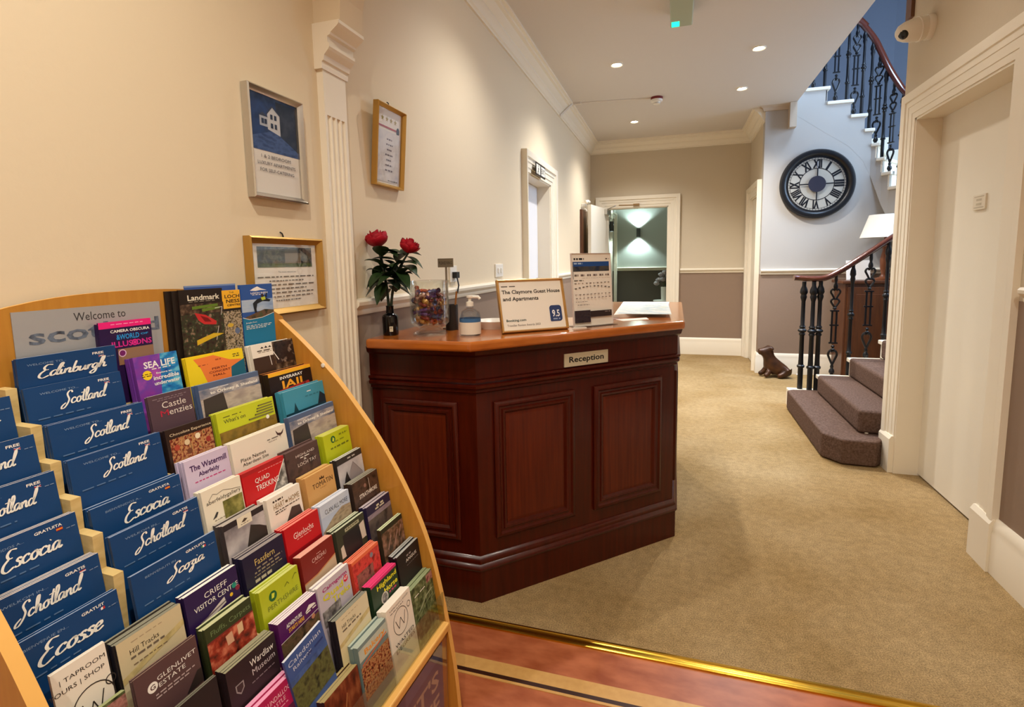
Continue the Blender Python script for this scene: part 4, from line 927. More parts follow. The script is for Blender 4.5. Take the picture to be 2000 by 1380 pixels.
# papers
def flat_sheet(name, label, cat, pts, z0, z1, design=None, m=PAPER, group=None):
    c = Vector((sum(p[0] for p in pts)/4, sum(p[1] for p in pts)/4)); mb = MB(); mats = [m]
    mb.prism([(x-c.x, y-c.y) for x, y in pts], 0, z1-z0)
    if design:
        A, B, D = Vector((*pts[3], 0)), Vector((*pts[2], 0)), Vector((*pts[0], 0)); cc = Vector((c.x, c.y, 0))
        X, D_ = (B-A), (D-A); sh = Sheet(mb, mats, (A-cc)+Vector((0, 0, z1-z0)), X.normalized(), D_.normalized(), (0, 0, 1), X.length, D_.length, .0003); design(sh)
    o = mb.build(name, mats, loc=(c.x, c.y, z0)); tag(o, label, cat, group); return o
def d_map(s):
    s.rect(s.W*.04, s.H*.06, s.W*.96, s.H*.94, photo('map_sheet', [(206, 214, 212), (232, 230, 222), (188, 204, 210), (214, 216, 200)], 14))
    for i in range(6): s.fuzz(s.W*.5, s.H*(.12+.12*i), s.W*.9, s.H*(.12+.12*i)+.004, (140, 136, 130), 6)
flat_sheet('map_pad', 'thick pad of printed area maps at the right end of the counter', 'papers', [(-.270, 2.46), (-.040, 2.70), (-.030, 3.26), (-.300, 3.26)], T, T+.016, d_map)
flat_sheet('leaflet_card', 'small reddish brown card lying against the map pad', 'card', [(-.290, 2.37), (-.235, 2.42), (-.275, 2.56), (-.335, 2.52)], T, T+.0012, None, photo('red_card', [(110, 70, 60), (170, 130, 114), (90, 56, 48)], 40))
flat_sheet('paper_slip', 'white paper slip lying in front of the map pad', 'paper', [(-.215, 2.345), (-.110, 2.43), (-.125, 2.50), (-.255, 2.40)], T, T+.001)
flat_sheet('paper_slip', 'folded white slip in front of the acrylic sheet holder', 'paper', [(-.385, 2.035), (-.335, 2.080), (-.345, 2.098), (-.385, 2.070)], T, T+.004)
# bell sign on a little stand
t = empty('ring_sign', (-.897, 1.985, T)); tag(t, 'small grey plate on a thin stand behind the glass sweet bowl', 'sign')
mb = MB(); mb.lathe([(0, 0), (.022, 0), (.022, .004), (0, .004)], 16); mb.box(-.004, -.002, .004, .004, .002, .26); mb.build('stand', mat('stand_metal', (150, 136, 116), .4, .4), t)
mb = MB(); mats = [mat('grey_plate', (128, 116, 96), .4, .3)]; mb.box(-.034, -.006, .252, .034, -.002, .288)
sh = Sheet(mb, mats, (-.034, -.006, .288), (1, 0, 0), (0, 0, -1), (0, -1, 0), .068, .036); sh.text('PLEASE RING', .005, .012, .063, .024, (50, 42, 34)); mb.build('plate', mats, t)
# ------------------------------------------------------------------ fittings on the left wall
t = empty('wall_socket', (XL, 2.575, 1.215)); tag(t, 'white wall socket with a black plug above the dado behind the counter', 'socket')
mb = MB(); mb.box(.0, -.043, -.043, .010, .043, .043); mb.build('plate', WPLAST, t, bevel=.003); mb = MB(); mb.box(.010, -.02, -.022, .035, .018, .010); mb.tube([(.03, -.005, -.02), (.04, -.01, -.06), (.036, -.02, -.10)], .004, 6); mb.build('plug', BLACK, t)
t = empty('light_switch', (XL, 3.34, 1.218)); tag(t, 'white double light switch on the left wall above the dado', 'light switch')
mb = MB(); mb.box(0, -.075, -.043, .010, .075, .043); mb.build('plate', WPLAST, t, bevel=.003)
for y in (-.03, .03):
    mb = MB(); mb.box(.010, y-.012, -.016, .017, y+.012, .016); mb.build('rocker', WPLAST, t, bevel=.002)
t = empty('exit_sign', (XL+.048, 4.34, 2.018)); tag(t, 'small black and white running man sign over the left door', 'sign')
mb = MB(); mats = [mat('sign_black', (22, 22, 20), .4)]; mb.box(-.002, -.155, -.05, .004, .155, .05)
sh = Sheet(mb, mats, (.004, -.155, .05), (0, 1, 0), (0, 0, -1), (1, 0, 0), .31, .10); WH = (226, 222, 210)
sh.rect(.012, .012, .135, .088, WH); sh.disc(.085, .024, .010, mats[0], 12); sh.line([(.082, .036), (.072, .060), (.085, .074), (.078, .088)], .013, mats[0]); sh.line([(.072, .060), (.055, .070), (.045, .086)], .011, mats[0]); sh.line([(.060, .050), (.080, .040), (.100, .052)], .008, mats[0])
sh.rect(.165, .014, .295, .086, WH); sh.text('EXIT', .175, .03, .285, .07, mats[0], True)
mb.build('plate', mats, t)
t = empty('key_board', (XL, 6.66, 1.28)); tag(t, 'dark brown wooden board on the left wall beside the open end door', 'board')
mb = MB(); mb.box(0, -.16, 0, .03, .16, .62); mb.build('board', DARKW, t, bevel=.004)
t = empty('wall_phone', (XL, 6.66, 1.92)); tag(t, 'white wall telephone with a hanging cord near the end door', 'telephone')
mb = MB(); mb.box(0, -.05, -.02, .05, .05, .06); mb.build('base', WPLAST, t, bevel=.006)
mb = MB(); mb.tube([(.06, -.09, .07), (.085, -.06, .085), (.085, .06, .085), (.06, .09, .07)], [.022, .016, .016, .022], 10); mb.build('handset', WPLAST, t, smooth=50)
mb = MB(); mb.tube(smooth_line([(.05, .05, -.01), (.06, .03, -.06), (.05, .06, -.14), (.05, .12, -.22)], 6), .005, 6); mb.build('cord', WPLAST, t, smooth=True)
# ------------------------------------------------------------------ ceiling fittings
t = empty('smoke_detector', (-.20, 5.55, ZC)); tag(t, 'round smoke detector with a red base on the hall ceiling', 'smoke detector')
mb = MB(); mb.lathe([(.058, 0), (.058, -.022), (.05, -.026)], 28, cap=False); mb.build('base', mat('detector_red', (110, 14, 16), .4), t, smooth=40)
mb = MB(); mb.lathe([(.056, -.022), (.054, -.040), (.036, -.050), (.034, -.062), (.028, -.066), (0, -.066)], 28); mb.build('sensor', WPLAST, t, smooth=30)
mb = MB(); mb.lathe([(.032, -.055), (.036, -.058), (.030, -.064)], 20, cap=False); mb.build('grille', BLACK, t)
mb = MB(); mb.tube([(-1.115, 5.30, 2.702), (-1.015, 5.42, 2.835), (-1.0, 5.44, 2.842)], .009, 8); mb.tube([(-1.0, 5.44, 2.845), (-.5, 5.50, 2.846), (-.255, 5.545, 2.846)], .0055, 8); mb.box(-1.01, 5.42, 2.832, -.93, 5.46, 2.85)
o = mb.build('cable_conduit', mat('conduit', (226, 216, 204), .7)); tag(o, 'thin surface cable run across the ceiling to the smoke detector', 'cable')
t = empty('exit_light', (.012, 3.55, ZC)); tag(t, 'pale green emergency light box glowing green at the top of the picture', 'emergency light')
mb = MB(); mb.box(-.068, -.25, -.085, .068, .22, 0); mb.build('housing', mat('exit_housing', (166, 176, 154), .4), t, bevel=.008, seg=3)
mb = MB(); mb.box(-.060, .13, -.0865, -.012, .205, -.0845); mb.build('glow_strip', emission('exit_green', (.02, 1, .42), 1.6), t)
# ------------------------------------------------------------------ security camera
t = empty('security_camera', (XR, 3.375, 2.435)); tag(t, 'white dome security camera on the right wall above the door', 'camera')
Q = (Vector((-.93, -.05, -.12))).to_track_quat('Z', 'Y').to_matrix().to_4x4()
mb = MB(); mb.M = Matrix.Rotation(R(-90), 4, 'Y'); mb.lathe([(.062, 0), (.062, .02), (.058, .026), (0, .026)], 28); mb.build('base', WPLAST, t, smooth=40)
mb = MB(); mb.M = Matrix.Translation((-.018, .0, 0)) @ Q; mb.lathe([(.056, 0), (.057, .035), (.061, .037), (.061, .044), (.057, .046), (.055, .075), (.048, .105), (.036, .128), (.018, .140), (0, .143)], 28); mb.build('body', WPLAST, t, smooth=40)
mb = MB(); QL = (Vector((-.75, -.58, -.30))).to_track_quat('Z', 'Y').to_matrix().to_4x4(); mb.M = Matrix.Translation((-.128, -.026, -.028)) @ QL; mb.lathe([(.026, -.012), (.026, .006), (.019, .017), (0, .021)], 20); mb.build('lens', mat('lens_black', (12, 10, 14), .08), t, smooth=40)
# ------------------------------------------------------------------ under the stairs
t = empty('cabinet', (2.0, 6.08, 0)); tag(t, 'dark wooden cabinet under the stairs behind the banister', 'cabinet')
mb = MB(); mb.box(-.40, -.18, .06, .75, .18, 1.0); mb.build('carcass', DARKW, t, bevel=.004)
mb = MB(); mb.box(-.43, -.205, 1.0, .77, .19, 1.03); mb.build('top', DARKW, t, bevel=.006)
mb = MB(); mb.box(-.38, -.16, 0, .73, .17, .06); mb.build('plinth', DARKW, t)
for x in (-.38, .19):
    mb = MB(); mb.box(x, -.198, .09, x+.54, -.18, .97); mb.box(x+.07, -.204, .16, x+.47, -.198, .90); dd_ = mb.build('door', DARKW, t, bevel=.003)
    mb = MB(); mb.M = Matrix.Translation((x+(.50 if x < 0 else .04), -.2, .55)) @ RX; mb.lathe([(0, 0), (.006, 0), (.006, .012), (.013, .018), (.010, .028), (0, .03)], 12); mb.build('knob', BRASS, dd_, smooth=True)
t = empty('table_lamp', (1.965, 6.06, 1.03)); tag(t, 'table lamp with a white tapered shade on the cabinet under the stairs', 'lamp')
mb = MB(); mb.lathe([(0, 0), (.07, 0), (.07, .015), (.03, .03), (.018, .06), (.03, .12), (.035, .2), (.016, .30), (.03, .33), (.012, .36), (.01, .42), (0, .42)], 24); mb.build('base', mat('lamp_wood', (110, 60, 30), .4), t, smooth=50)
SHD = mat('lamp_shade_cloth', (236, 230, 216), .8)
mb = MB(); mb.lathe([(.215, .415), (.145, .635)], 36, cap=False); mb.lathe([(.143, .634), (.213, .416)], 36, cap=False); mb.build('lamp_shade', SHD, t, smooth=True)
for i, (x, an, c, l) in enumerate(((1.76, 0, (232, 228, 222), 'white papers propped on the cabinet against the stair wall'),)):
    mb = MB(); mb.M = Matrix.Rotation(R(-14), 4, 'X'); mb.box(-.10, -.004, 0, .11, .004, .20); o = mb.build('paper_stack', col(c), loc=(x, 6.10, 1.031)); tag(o, l, 'papers')
for x, an, c, l in ((1.99, 24, (206, 190, 160), 'pale book leaning on the cabinet, left of the leaning pair'), (2.04, 28, (176, 160, 130), 'tan book leaning on the cabinet, right of the leaning pair')):
    mb = MB(); mb.box(-.012, -.05, 0, .012, .05, .26); o = mb.build('book', col(c), loc=(x+.05, 5.932, 1.036)); o.rotation_euler = (0, R(an), 0); tag(o, l, 'book')
# ------------------------------------------------------------------ bronze dog
me = bpy.data.meshes.new('dog_figurine'); J = {}
def jn(pts):
    vs, es, rs = [], [], []
    for nm, p, r, par in pts:
        J[nm] = len(vs); vs.append(p); rs.append(r)
        if par: es.append((J[par], J[nm]))
    return vs, es, rs
vs, es, rs = jn([('hip', (.10, 0, .065), .072, None), ('belly', (.02, 0, .075), .070, 'hip'), ('chest', (-.05, 0, .115), .060, 'belly'), ('neck', (-.075, 0, .18), .042, 'chest'), ('head', (-.095, 0, .238), .048, 'neck'),
  ('muz', (-.145, 0, .238), .032, 'head'), ('nose', (-.178, 0, .236), .030, 'muz'),
  ('fl1', (-.085, .04, .07), .028, 'chest'), ('fl2', (-.115, .045, .028), .024, 'fl1'), ('fl3', (-.150, .045, .022), .022, 'fl2'),
  ('fr1', (-.085, -.04, .07), .028, 'chest'), ('fr2', (-.100, -.05, .028), .024, 'fr1'), ('fr3', (-.135, -.055, .022), .022, 'fr2'),
  ('hl1', (.07, .06, .06), .045, 'hip'), ('hl2', (.01, .085, .03), .026, 'hl1'), ('hl3', (-.03, .085, .022), .020, 'hl2'),
  ('hr1', (.07, -.06, .06), .045, 'hip'), ('hr2', (.01, -.085, .03), .026, 'hr1'), ('hr3', (-.03, -.085, .022), .020, 'hr2'),
  ('el', (-.070, .035, .272), .020, 'head'), ('el2', (-.055, .055, .258), .015, 'el'), ('er', (-.070, -.035, .272), .020, 'head'), ('er2', (-.055, -.055, .258), .015, 'er')])
me.from_pydata(vs, es, []); me.update()
dg_ = bpy.data.objects.new('dog_figurine', me); COL.objects.link(dg_); dg_.location = (1.055, 6.10, .0); dg_.rotation_euler = (0, 0, R(12)); dg_.scale = (1.15, 1.15, 1.17)
md = dg_.modifiers.new('skin', 'SKIN'); md.use_smooth_shade = True
sv = me.skin_vertices[0].data
for i, r in enumerate(rs): sv[i].radius = (r, r)
sv[0].use_root = True
sb = dg_.modifiers.new('sub', 'SUBSURF'); sb.levels = 2; sb.render_levels = 2
me.materials.append(mat('bronze_brown', (92, 56, 30), .38, .25, .5, noise=(14, (1, 1, 1), (44, 24, 14), .2)))
tag(dg_, 'small brown dog figurine with raised muzzle on the carpet by the stair wall', 'figurine')
mb = MB(); mb.tube([(.165, -.03, .03), (.185, -.05, .02), (.20, -.05, .012)], .009, 8); o = mb.build('tail', PAPER, dg_, smooth=True); o['label'] = 'pale tail tip'

# ------------------------------------------------------------------ far room
t = empty('side_table', (-.17, 9.0, 0)); tag(t, 'small round table holding flowers, seen through the end doorway', 'table')
mb = MB(); mb.lathe([(0, .585), (.17, .585), (.175, .595), (.17, .605), (0, .605)], 32); mb.build('table_top', WPLAST, t, smooth=40)
mb = MB(); mb.lathe([(0, 0), (.13, 0), (.12, .02), (.03, .05), (.025, .55), (.06, .585), (0, .585)], 20); mb.build('pedestal', DARKW, t, smooth=40)
t = empty('white_vase', (-.16, 9.0, .605)); tag(t, 'plain white cylinder vase on the far room table', 'vase')
mb = MB(); mb.lathe([(0, 0), (.055, 0), (.062, .22), (.056, .22), (.05, .01), (0, .01)], 24); mb.build('body', WPLAST, t, smooth=40)
WF = mat('white_petal', (214, 206, 206), .6, noise=(30, (1, 1, 1), (176, 164, 168), .3)); GF = mat('grey_green_leaf', (92, 100, 72), .6)
rr = random.Random(4)
FP = [(-.10, 0, .30), (-.06, .04, .38), (0, 0, .42), (.05, -.03, .37), (.09, .02, .29), (-.03, -.05, .31), (.03, .05, .31), (-.13, -.02, .24)]
for i, p in enumerate(FP):
    t = empty('white_flower', (-.16, 9.0, .64)); tag(t, 'pale silk flower in the white vase of the far room', 'flower', 'pale flowers in the far room vase')
    mb = MB(); mb.tube(smooth_line([(p[0]*.2, p[1]*.2, 0), (p[0]*.4, p[1]*.4, p[2]*.5), p], 3), .004, 5); mb.build('stem', GF, t)
    mb = MB(); bloom(mb, p, .048, (rr.uniform(-.4, .4), rr.uniform(-.4, .4)), rr); mb.build('bloom', WF, t, smooth=80)
    mb = MB(); leaf(mb, (p[0]*.5, p[1]*.5, p[2]*.6), (p[0]+.001, p[1], .4), .12, .03); mb.build('leaf', GF, t, smooth=80)
t = empty('door_3', (-1.02, 9.0, 0)); t['kind'] = 'structure'; t.name = 'door_5'
frame_obj((0, -9.0, 0), (0, 1, 0), (1, 0, 0), 8.75, 9.28, 1.98, [(o*.6, q) for o, q in ARC], 'door_frame', t, WHITEP); leaf_box((0, -9.0, 0), (0, 1, 0), (1, 0, 0), 8.755, 9.275, 1.975, .03, .04, t, DOORW)

# ------------------------------------------------------------------ brochure rack
RA0, RN0 = .78, -.87
ANG = R(2.5)
AV = Vector((math.sin(ANG), math.cos(ANG), 0)); NV = Vector((math.cos(ANG), -math.sin(ANG), 0))
rb = AV*RA0+NV*RN0
rack = empty('brochure_rack', (rb.x, rb.y, 0), R(87.5)); tag(rack, 'tall beech leaflet rack with curved side panels, packed with brochures', 'leaflet rack')
RNS = [-1.115, -1.085, -1.03, -.990, -.950, -.905, -.865, -.822, -.785, -.745, -.705, -.668]
RZS = [1.215, 1.072, 1.012, .954, .897, .842, .782, .722, .662, .602, .543, .484]
TILT = R(8)
def ry(n): return -n+RN0            # n -> rack-local y
CURVE = [(-.598, 0), (-.600, .049), (-.612, .185), (-.637, .346), (-.677, .516), (-.734, .654), (-.809, .784), (-.886, .886), (-.957, .969), (-1.048, 1.053), (-1.135, 1.122)]
CV = smooth_line(CURVE, 5)
def side_panel(a0, a1):
    mb = MB(); prof = [(ry(n), z) for n, z in CV]+[(ry(-1.143), 1.127), (ry(-1.143), 0)]; k = len(prof)
    vs = [(a0-RA0, y, z) for y, z in prof]+[(a1-RA0, y, z) for y, z in prof]
    fs = [tuple(range(k)), tuple(range(2*k-1, k-1, -1))]; mb.add(vs, fs)
    mb.add(vs, [(i, k+i, k+(i+1) % k, (i+1) % k) for i in range(k)], 1)
    return mb.build('side_panel', [BEECH, BEECHE], rack)
side_panel(.352, .370); sp_ = side_panel(1.176, 1.194)
for a_, n_, z_ in ((1.1755, -.985, .995),):
    mb = MB(); mb.M = Matrix.Translation((a_-RA0, ry(n_), z_)) @ Matrix.Rotation(R(-90), 4, 'Y'); mb.lathe([(.006, 0), (.006, .002), (0, .003)], 12); mb.build('screw_cap', PAPER, sp_)
    sp_.children[-1].matrix_parent_inverse = Matrix.Identity(4)
mb = MB(); na = 24; top = [(.352+(1.194-.352)*i/na) for i in range(na+1)]
def ztop(a): u = abs(a-.775)/.42; return 1.226-.100*u**2.6
prof = [(a-RA0, ztop(a)) for a in top]+[(1.194-RA0, 0), (.352-RA0, 0)]; k = len(prof)
vs = [(x, ry(-1.132), z) for x, z in prof]+[(x, ry(-1.142), z) for x, z in prof]
mb.add(vs, [tuple(range(k)), tuple(range(2*k-1, k-1, -1))]); mb.add(vs, [(i, (i+1) % k, k+(i+1) % k, k+i) for i in range(k)], 1)
mb.build('back_panel', [BEECH, BEECHE], rack)
for i in range(12):
    zb = RZS[i]-.200*math.cos(TILT)-(.0 if i else .02); nb = RNS[i]+(.200*math.sin(TILT) if i else .0)
    mb = MB(); mb.box(.370-RA0, ry(nb+.002), zb-.006, 1.176-RA0, ry(nb-(.030 if i else .014)), zb-.001); mb.build('shelf', PLY, rack)
def divider(a0, a1, back, m=PLY, drop=.0, last=11):
    pts = []
    for i in range(1, last+1):
        pts += [(ry(RNS[i]-back), RZS[i]-drop), (ry(RNS[i]-back), (RZS[i+1] if i < last else RZS[i]-.10)-drop)]
    pts = pts+[(ry(RNS[last]-.04), RZS[last]-.22), (ry(RNS[last]-.04), .27), (ry(-1.130), .27), (ry(-1.130), RZS[1]-drop)]; k = len(pts); mb = MB()
    vs = [(a0-RA0, y, z) for y, z in pts]+[(a1-RA0, y, z) for y, z in pts]
    mb.add(vs, [tuple(range(k)), tuple(range(2*k-1, k-1, -1))]+[(i, k+i, k+(i+1) % k, (i+1) % k) for i in range(k)])
    return mb.build('divider', m, rack)
divider(.5245, .5405, .012, last=6)
divider(.7055, .7095, .03, drop=.03)
# clear lip, rail and lower front panel with its poster
mb = MB(); mb.box(.371-RA0, ry(-.634), .29, 1.175-RA0, ry(-.638), .392); mb.build('clear_lip', thin_glass('lip_acrylic', (.90, .95, .90), .16), rack)
mb = MB(); mb.box(.371-RA0, ry(-.618), .288, 1.175-RA0, ry(-.640), .310); mb.build('front_rail', BEECHE, rack, bevel=.004)
mb = MB(); mb.box(.371-RA0, ry(-.632), .03, 1.175-RA0, ry(-.642), .288); mb.build('front_panel', BEECH, rack)
mb = MB(); mats = [mat('poster_blue', (70, 84, 136), .5)]; mb.box(.66-RA0, ry(-.6275), .05, 1.145-RA0, ry(-.6285), .272)
sh = Sheet(mb, mats, (.66-RA0, ry(-.6275), .272), (1, 0, 0), (0, 0, -1), (0, -1, 0), .485, .22)
sh.rect(.30, .0, .485, .035, (96, 110, 160)); sh.text("IT'S", .33, .055, .46, .105, (220, 206, 190), True); sh.text('FREE', .31, .125, .46, .175, (220, 206, 190), True)
mb.build('poster', mats, rack)
mb = MB(); mb.box(.65-RA0, ry(-.619), .045, 1.155-RA0, ry(-.621), .284); mb.build('poster_cover', thin_glass('poster_acrylic', (.95, .95, .95), .12), rack)

# ------------------------------------------------------------------ leaflets
class Dz:
    """cover design helper: x in percent of the width, y in millimetres from the top"""
    def __init__(s, sh): s.sh = sh
    def X(s, x): return s.sh.W*x/100
    def r(s, x0, y0, x1, y1, c): s.sh.rect(s.X(x0), y0/1000, s.X(x1), y1/1000, c); return s
    def t(s, tx, x0, y0, x1, y1, c=(240, 236, 228), b=True): s.sh.text(tx, s.X(x0), y0/1000, s.X(x1), y1/1000, c, b); return s
    def s_(s, tx, x0, y0, x1, y1, c=(244, 240, 230), wt=.2): s.sh.text(tx, s.X(x0), y0/1000, s.X(x1), y1/1000, c, script=True, wt=wt); return s
    def p(s, pts, c): s.sh.poly([(s.X(x), y/1000) for x, y in pts], c); return s
    def c(s, x, y, r, c, ry=None): s.sh.disc(s.X(x), y/1000, r/1000, c, 24, (ry or r)/1000); return s
    def o(s, x, y, r0, r1, c): s.sh.ring(s.X(x), y/1000, r0/1000, r1/1000, c); return s
    def f(s, x0, y0, x1, y1, c, n=8): s.sh.fuzz(s.X(x0), y0/1000, s.X(x1), y1/1000, c, n); return s
    def l(s, pts, wd, c): s.sh.line([(s.X(x), y/1000) for x, y in pts], wd/1000, c); return s
W_ = (240, 236, 228)
H = 215
TURF = photo('turf', [(52, 60, 26), (112, 108, 44), (160, 146, 70)], 60); SKYP = photo('cloudy', [(84, 96, 122), (150, 146, 152), (206, 196, 190)], 22, (1, 1, 2.5))
GREYP = photo('grey_stone', [(60, 56, 56), (120, 114, 112), (176, 168, 164)], 70); DARKP = photo('dim', [(20, 16, 14), (70, 50, 36), (130, 106, 84)], 70)
REDPH = photo('red_scene', [(50, 16, 12), (150, 46, 28), (210, 120, 90)], 55); FOODP = photo('choc', [(40, 16, 10), (130, 50, 30), (190, 140, 90), (90, 60, 30)], 150)
GREENP = photo('woods', [(30, 36, 22), (84, 94, 56), (140, 146, 104)], 70); BLUESEA = photo('sea', [(20, 70, 150), (30, 130, 190), (110, 190, 210)], 40, (1, 1, 2)); PEOPLEP = photo('crowd', [(26, 20, 20), (96, 84, 60), (190, 170, 140), (60, 70, 84)], 170)
FIREP = photo('flame', [(214, 60, 24), (236, 150, 40), (244, 196, 60)], 60)
def guide(pre, word, tag_, flag, wx=(30, 83), px=(14, 52)):
    def d(z):
        z.t(pre, px[0], 12, px[1], 15.5, (132, 156, 186), False); z.t(tag_, 86-3.1*len(tag_), 8, 86, 12.5, W_)
        fl = {'uk': ((30, 50, 120), (190, 40, 50), (30, 50, 120)), 'es': ((190, 40, 40), (230, 180, 40), (190, 40, 40)), 'nl': ((190, 50, 50), (236, 232, 226), (50, 70, 140)), 'it': ((60, 130, 70), (236, 232, 226), (190, 50, 50)), 'fr': ((50, 70, 140), (236, 232, 226), (190, 50, 50))}[flag]
        for i in range(3):
            if flag in ('it', 'fr'): z.r(80+2*i, 14.5, 82+2*i, 18.5, fl[i])
            else: z.r(80, 14.5+1.4*i, 86, 15.9+1.4*i, fl[i])
        if flag == 'uk': z.l([(80, 14.5), (86, 18.7)], .5, W_).l([(86, 14.5), (80, 18.7)], .5, W_).l([(83, 14.5), (83, 18.7)], .6, W_)
        z.f(89, 19.5, 98, 20.6, (130, 150, 180), 3); z.s_(word, wx[0], 17, wx[1], 48)
        z.f(8, 56, 60, 58, (90, 120, 160), 6)
    return d
def d_landmark(z):
    z.t('Landmark', 18, 13, 92, 26, (230, 222, 200)).f(20, 28, 80, 29.5, (150, 140, 120), 6)
    z.n = None; z.r(0, 34, 100, 120, DARKP); z.p([(26, 40), (86, 37), (86, 43), (26, 47)], (96, 124, 36)).p([(48, 47), (90, 44), (90, 50), (48, 54)], (96, 124, 36))
    z.r(0, 58, 100, 160, photo('flume', [(22, 18, 16), (60, 44, 34), (44, 58, 34), (150, 120, 100)], 80)); z.p([(30, 55), (55, 62), (80, 80), (78, 88), (50, 84), (38, 74)], (196, 44, 44)).p([(42, 62), (60, 70), (68, 80), (52, 78)], (120, 16, 20))
    z.l([(78, 48), (96, 46), (92, 66)], 1.2, W_).l([(84, 92), (76, 126)], 1.2, W_).p([(30, 120), (70, 108), (96, 112), (60, 122), (30, 132)], (214, 178, 40))
def d_ness(z):
    z.r(0, 0, 100, 46, (240, 178, 44)).t('THE', 40, 4, 66, 8, (40, 26, 16), False).t('LOCH', 14, 11, 96, 20, (40, 26, 16)).t('NESS', 20, 23, 96, 32, (40, 26, 16)).t('CENTRE', 24, 35, 98, 40, (40, 26, 16))
    z.r(0, 46, 100, 54, (30, 20, 16)).r(0, 52, 100, 200, PEOPLEP).c(34, 88, 9, (206, 170, 60), 5).c(70, 104, 8, (96, 110, 140))
def d_insh(z):
    z.r(0, 0, 100, 50, (44, 84, 156)).r(0, 40, 100, 72, photo('pale_sky', [(110, 140, 184), (160, 180, 206), (190, 200, 210)], 10, (1, 1, 3)))
    z.p([(28, 16), (40, 10), (52, 6), (64, 12), (82, 17), (60, 16), (46, 18)], W_).t('LOCH INSH', 30, 21, 84, 25.5, W_).f(34, 27, 82, 28.4, W_, 6)
    z.p([(34, 50), (48, 40), (70, 36), (92, 44), (88, 49), (66, 46), (48, 52), (44, 66), (46, 80), (40, 80), (36, 64)], (26, 32, 42)).p([(60, 36), (74, 34), (76, 42), (64, 44)], (186, 200, 60)).c(66, 31, 4.5, (60, 40, 34)).p([(74, 34), (78, 24), (81, 25), (80, 38)], (26, 32, 42))
    z.p([(10, 84), (70, 68), (100, 72), (100, 92), (0, 92)], photo('moor', [(40, 44, 26), (104, 76, 56), (70, 80, 50)], 60)).p([(0, 86), (20, 92), (60, 90), (100, 80), (100, 210), (0, 210)], (24, 116, 156)).l([(0, 85), (20, 91.5), (60, 89.5), (100, 79.5)], 1.2, W_)
    z.t('Jungle Fort', 8, 98, 42, 102.5, W_, False).f(8, 107, 92, 108.4, W_, 9).f(8, 111, 86, 112.4, W_, 9).f(8, 115, 70, 116.4, W_, 9)
def d_sheet(z): z.r(0, 0, 100, 4, (120, 144, 190))
def d_camera(z):
    z.r(0, 0, 100, 13, (236, 30, 124)).f(22, 5, 86, 6.6, (250, 160, 200), 8).r(0, 13, 100, 200, (40, 16, 66)).t('CAMERA OBSCURA', 20, 17, 96, 23, W_).t('&WORLD', 30, 27, 74, 38, (40, 150, 220)).t('OF', 77, 29, 92, 33, (40, 150, 220)).t('ILLUSIONS', 20, 41, 98, 53, (214, 40, 140)).c(64, 47, 6.5, (230, 40, 140)).o(64, 47, 3, 4, (90, 20, 90)).r(30, 57, 100, 90, (150, 110, 80)).o(38, 66, 6, 7.6, (236, 190, 220)).c(38, 66, 5.6, (120, 30, 100))
def d_sealife(z):
    z.r(40, 0, 100, 160, BLUESEA).p([(0, 0), (60, 0), (34, 200), (0, 200)], photo('violet', [(140, 50, 150), (110, 60, 160), (190, 80, 170)], 20)).t('SEA LIFE', 20, 13, 92, 27, W_).f(36, 29, 80, 31, W_, 4).c(24, 41, 10, (244, 206, 40)).f(12, 38, 34, 39.6, (60, 40, 20), 3).f(12, 42, 34, 43.6, (60, 40, 20), 3).t('Explore an', 44, 38, 80, 42.5, W_).t('incredible', 36, 45, 96, 54, W_).t('underwater', 36, 57, 96, 65, W_)
def d_perth(z):
    z.r(0, 0, 100, 200, (240, 208, 30)).p([(12, 6), (46, 4), (74, 22), (96, 26), (80, 50), (74, 70), (30, 70), (22, 30)], (238, 126, 58)).p([(74, 40), (100, 26), (100, 80), (70, 80)], (20, 96, 120)).t('PERTH', 40, 33, 66, 38, (120, 40, 24)).t('CONCERT', 34, 41, 72, 46, (120, 40, 24)).t('HALL', 40, 49, 62, 54, (120, 40, 24)).f(18, 22, 34, 23.5, (150, 60, 40), 2).f(48, 14, 58, 17, (180, 80, 40), 2).f(80, 10, 92, 12, (90, 80, 30), 2).f(80, 15, 92, 17, (90, 80, 30), 2)
def d_activ(z):
    z.r(46, 0, 100, 120, DARKP).r(52, 4, 100, 60, photo('dark_riders', [(14, 12, 14), (50, 36, 34), (30, 22, 24), (150, 130, 116)], 40)).r(0, 0, 48, 34, (236, 228, 214)).p([(20, 12), (24, 7), (28, 12)], (40, 34, 30)).p([(29, 12), (33, 6), (37, 12)], (40, 34, 30)).p([(38, 12), (42, 7), (46, 12)], (40, 34, 30)).f(12, 16, 46, 19, (90, 80, 70), 3).f(14, 21, 44, 22.5, (120, 110, 100), 5).r(0, 34, 48, 100, (60, 40, 30)).l([(38, 30), (40, 60)], 2, W_).l([(48, 26), (58, 50)], 2.5, W_)
def d_castle(z):
    z.f(10, 8, 88, 9.2, (150, 132, 140), 9).f(20, 12, 80, 13.2, (150, 132, 140), 9).t('Castle', 28, 17, 84, 30, (226, 214, 204), False).t('enzies', 42, 34, 96, 46, (226, 214, 204), False).t('M', 22, 34, 40, 46, (190, 40, 66), False)
def d_orkney(z):
    z.r(0, 0, 100, 14, (84, 100, 132)).r(0, 12, 100, 34, SKYP).r(0, 32, 100, 120, photo('sand_sky', [(150, 136, 132), (184, 170, 160), (120, 110, 110)], 14, (1, 1, 3))).p([(4, 34), (36, 28), (40, 90), (2, 90)], (62, 54, 52)).f(16, 13, 46, 15, (200, 204, 214), 3).t('to Orkney & Shetland', 16, 19, 96, 28, W_)
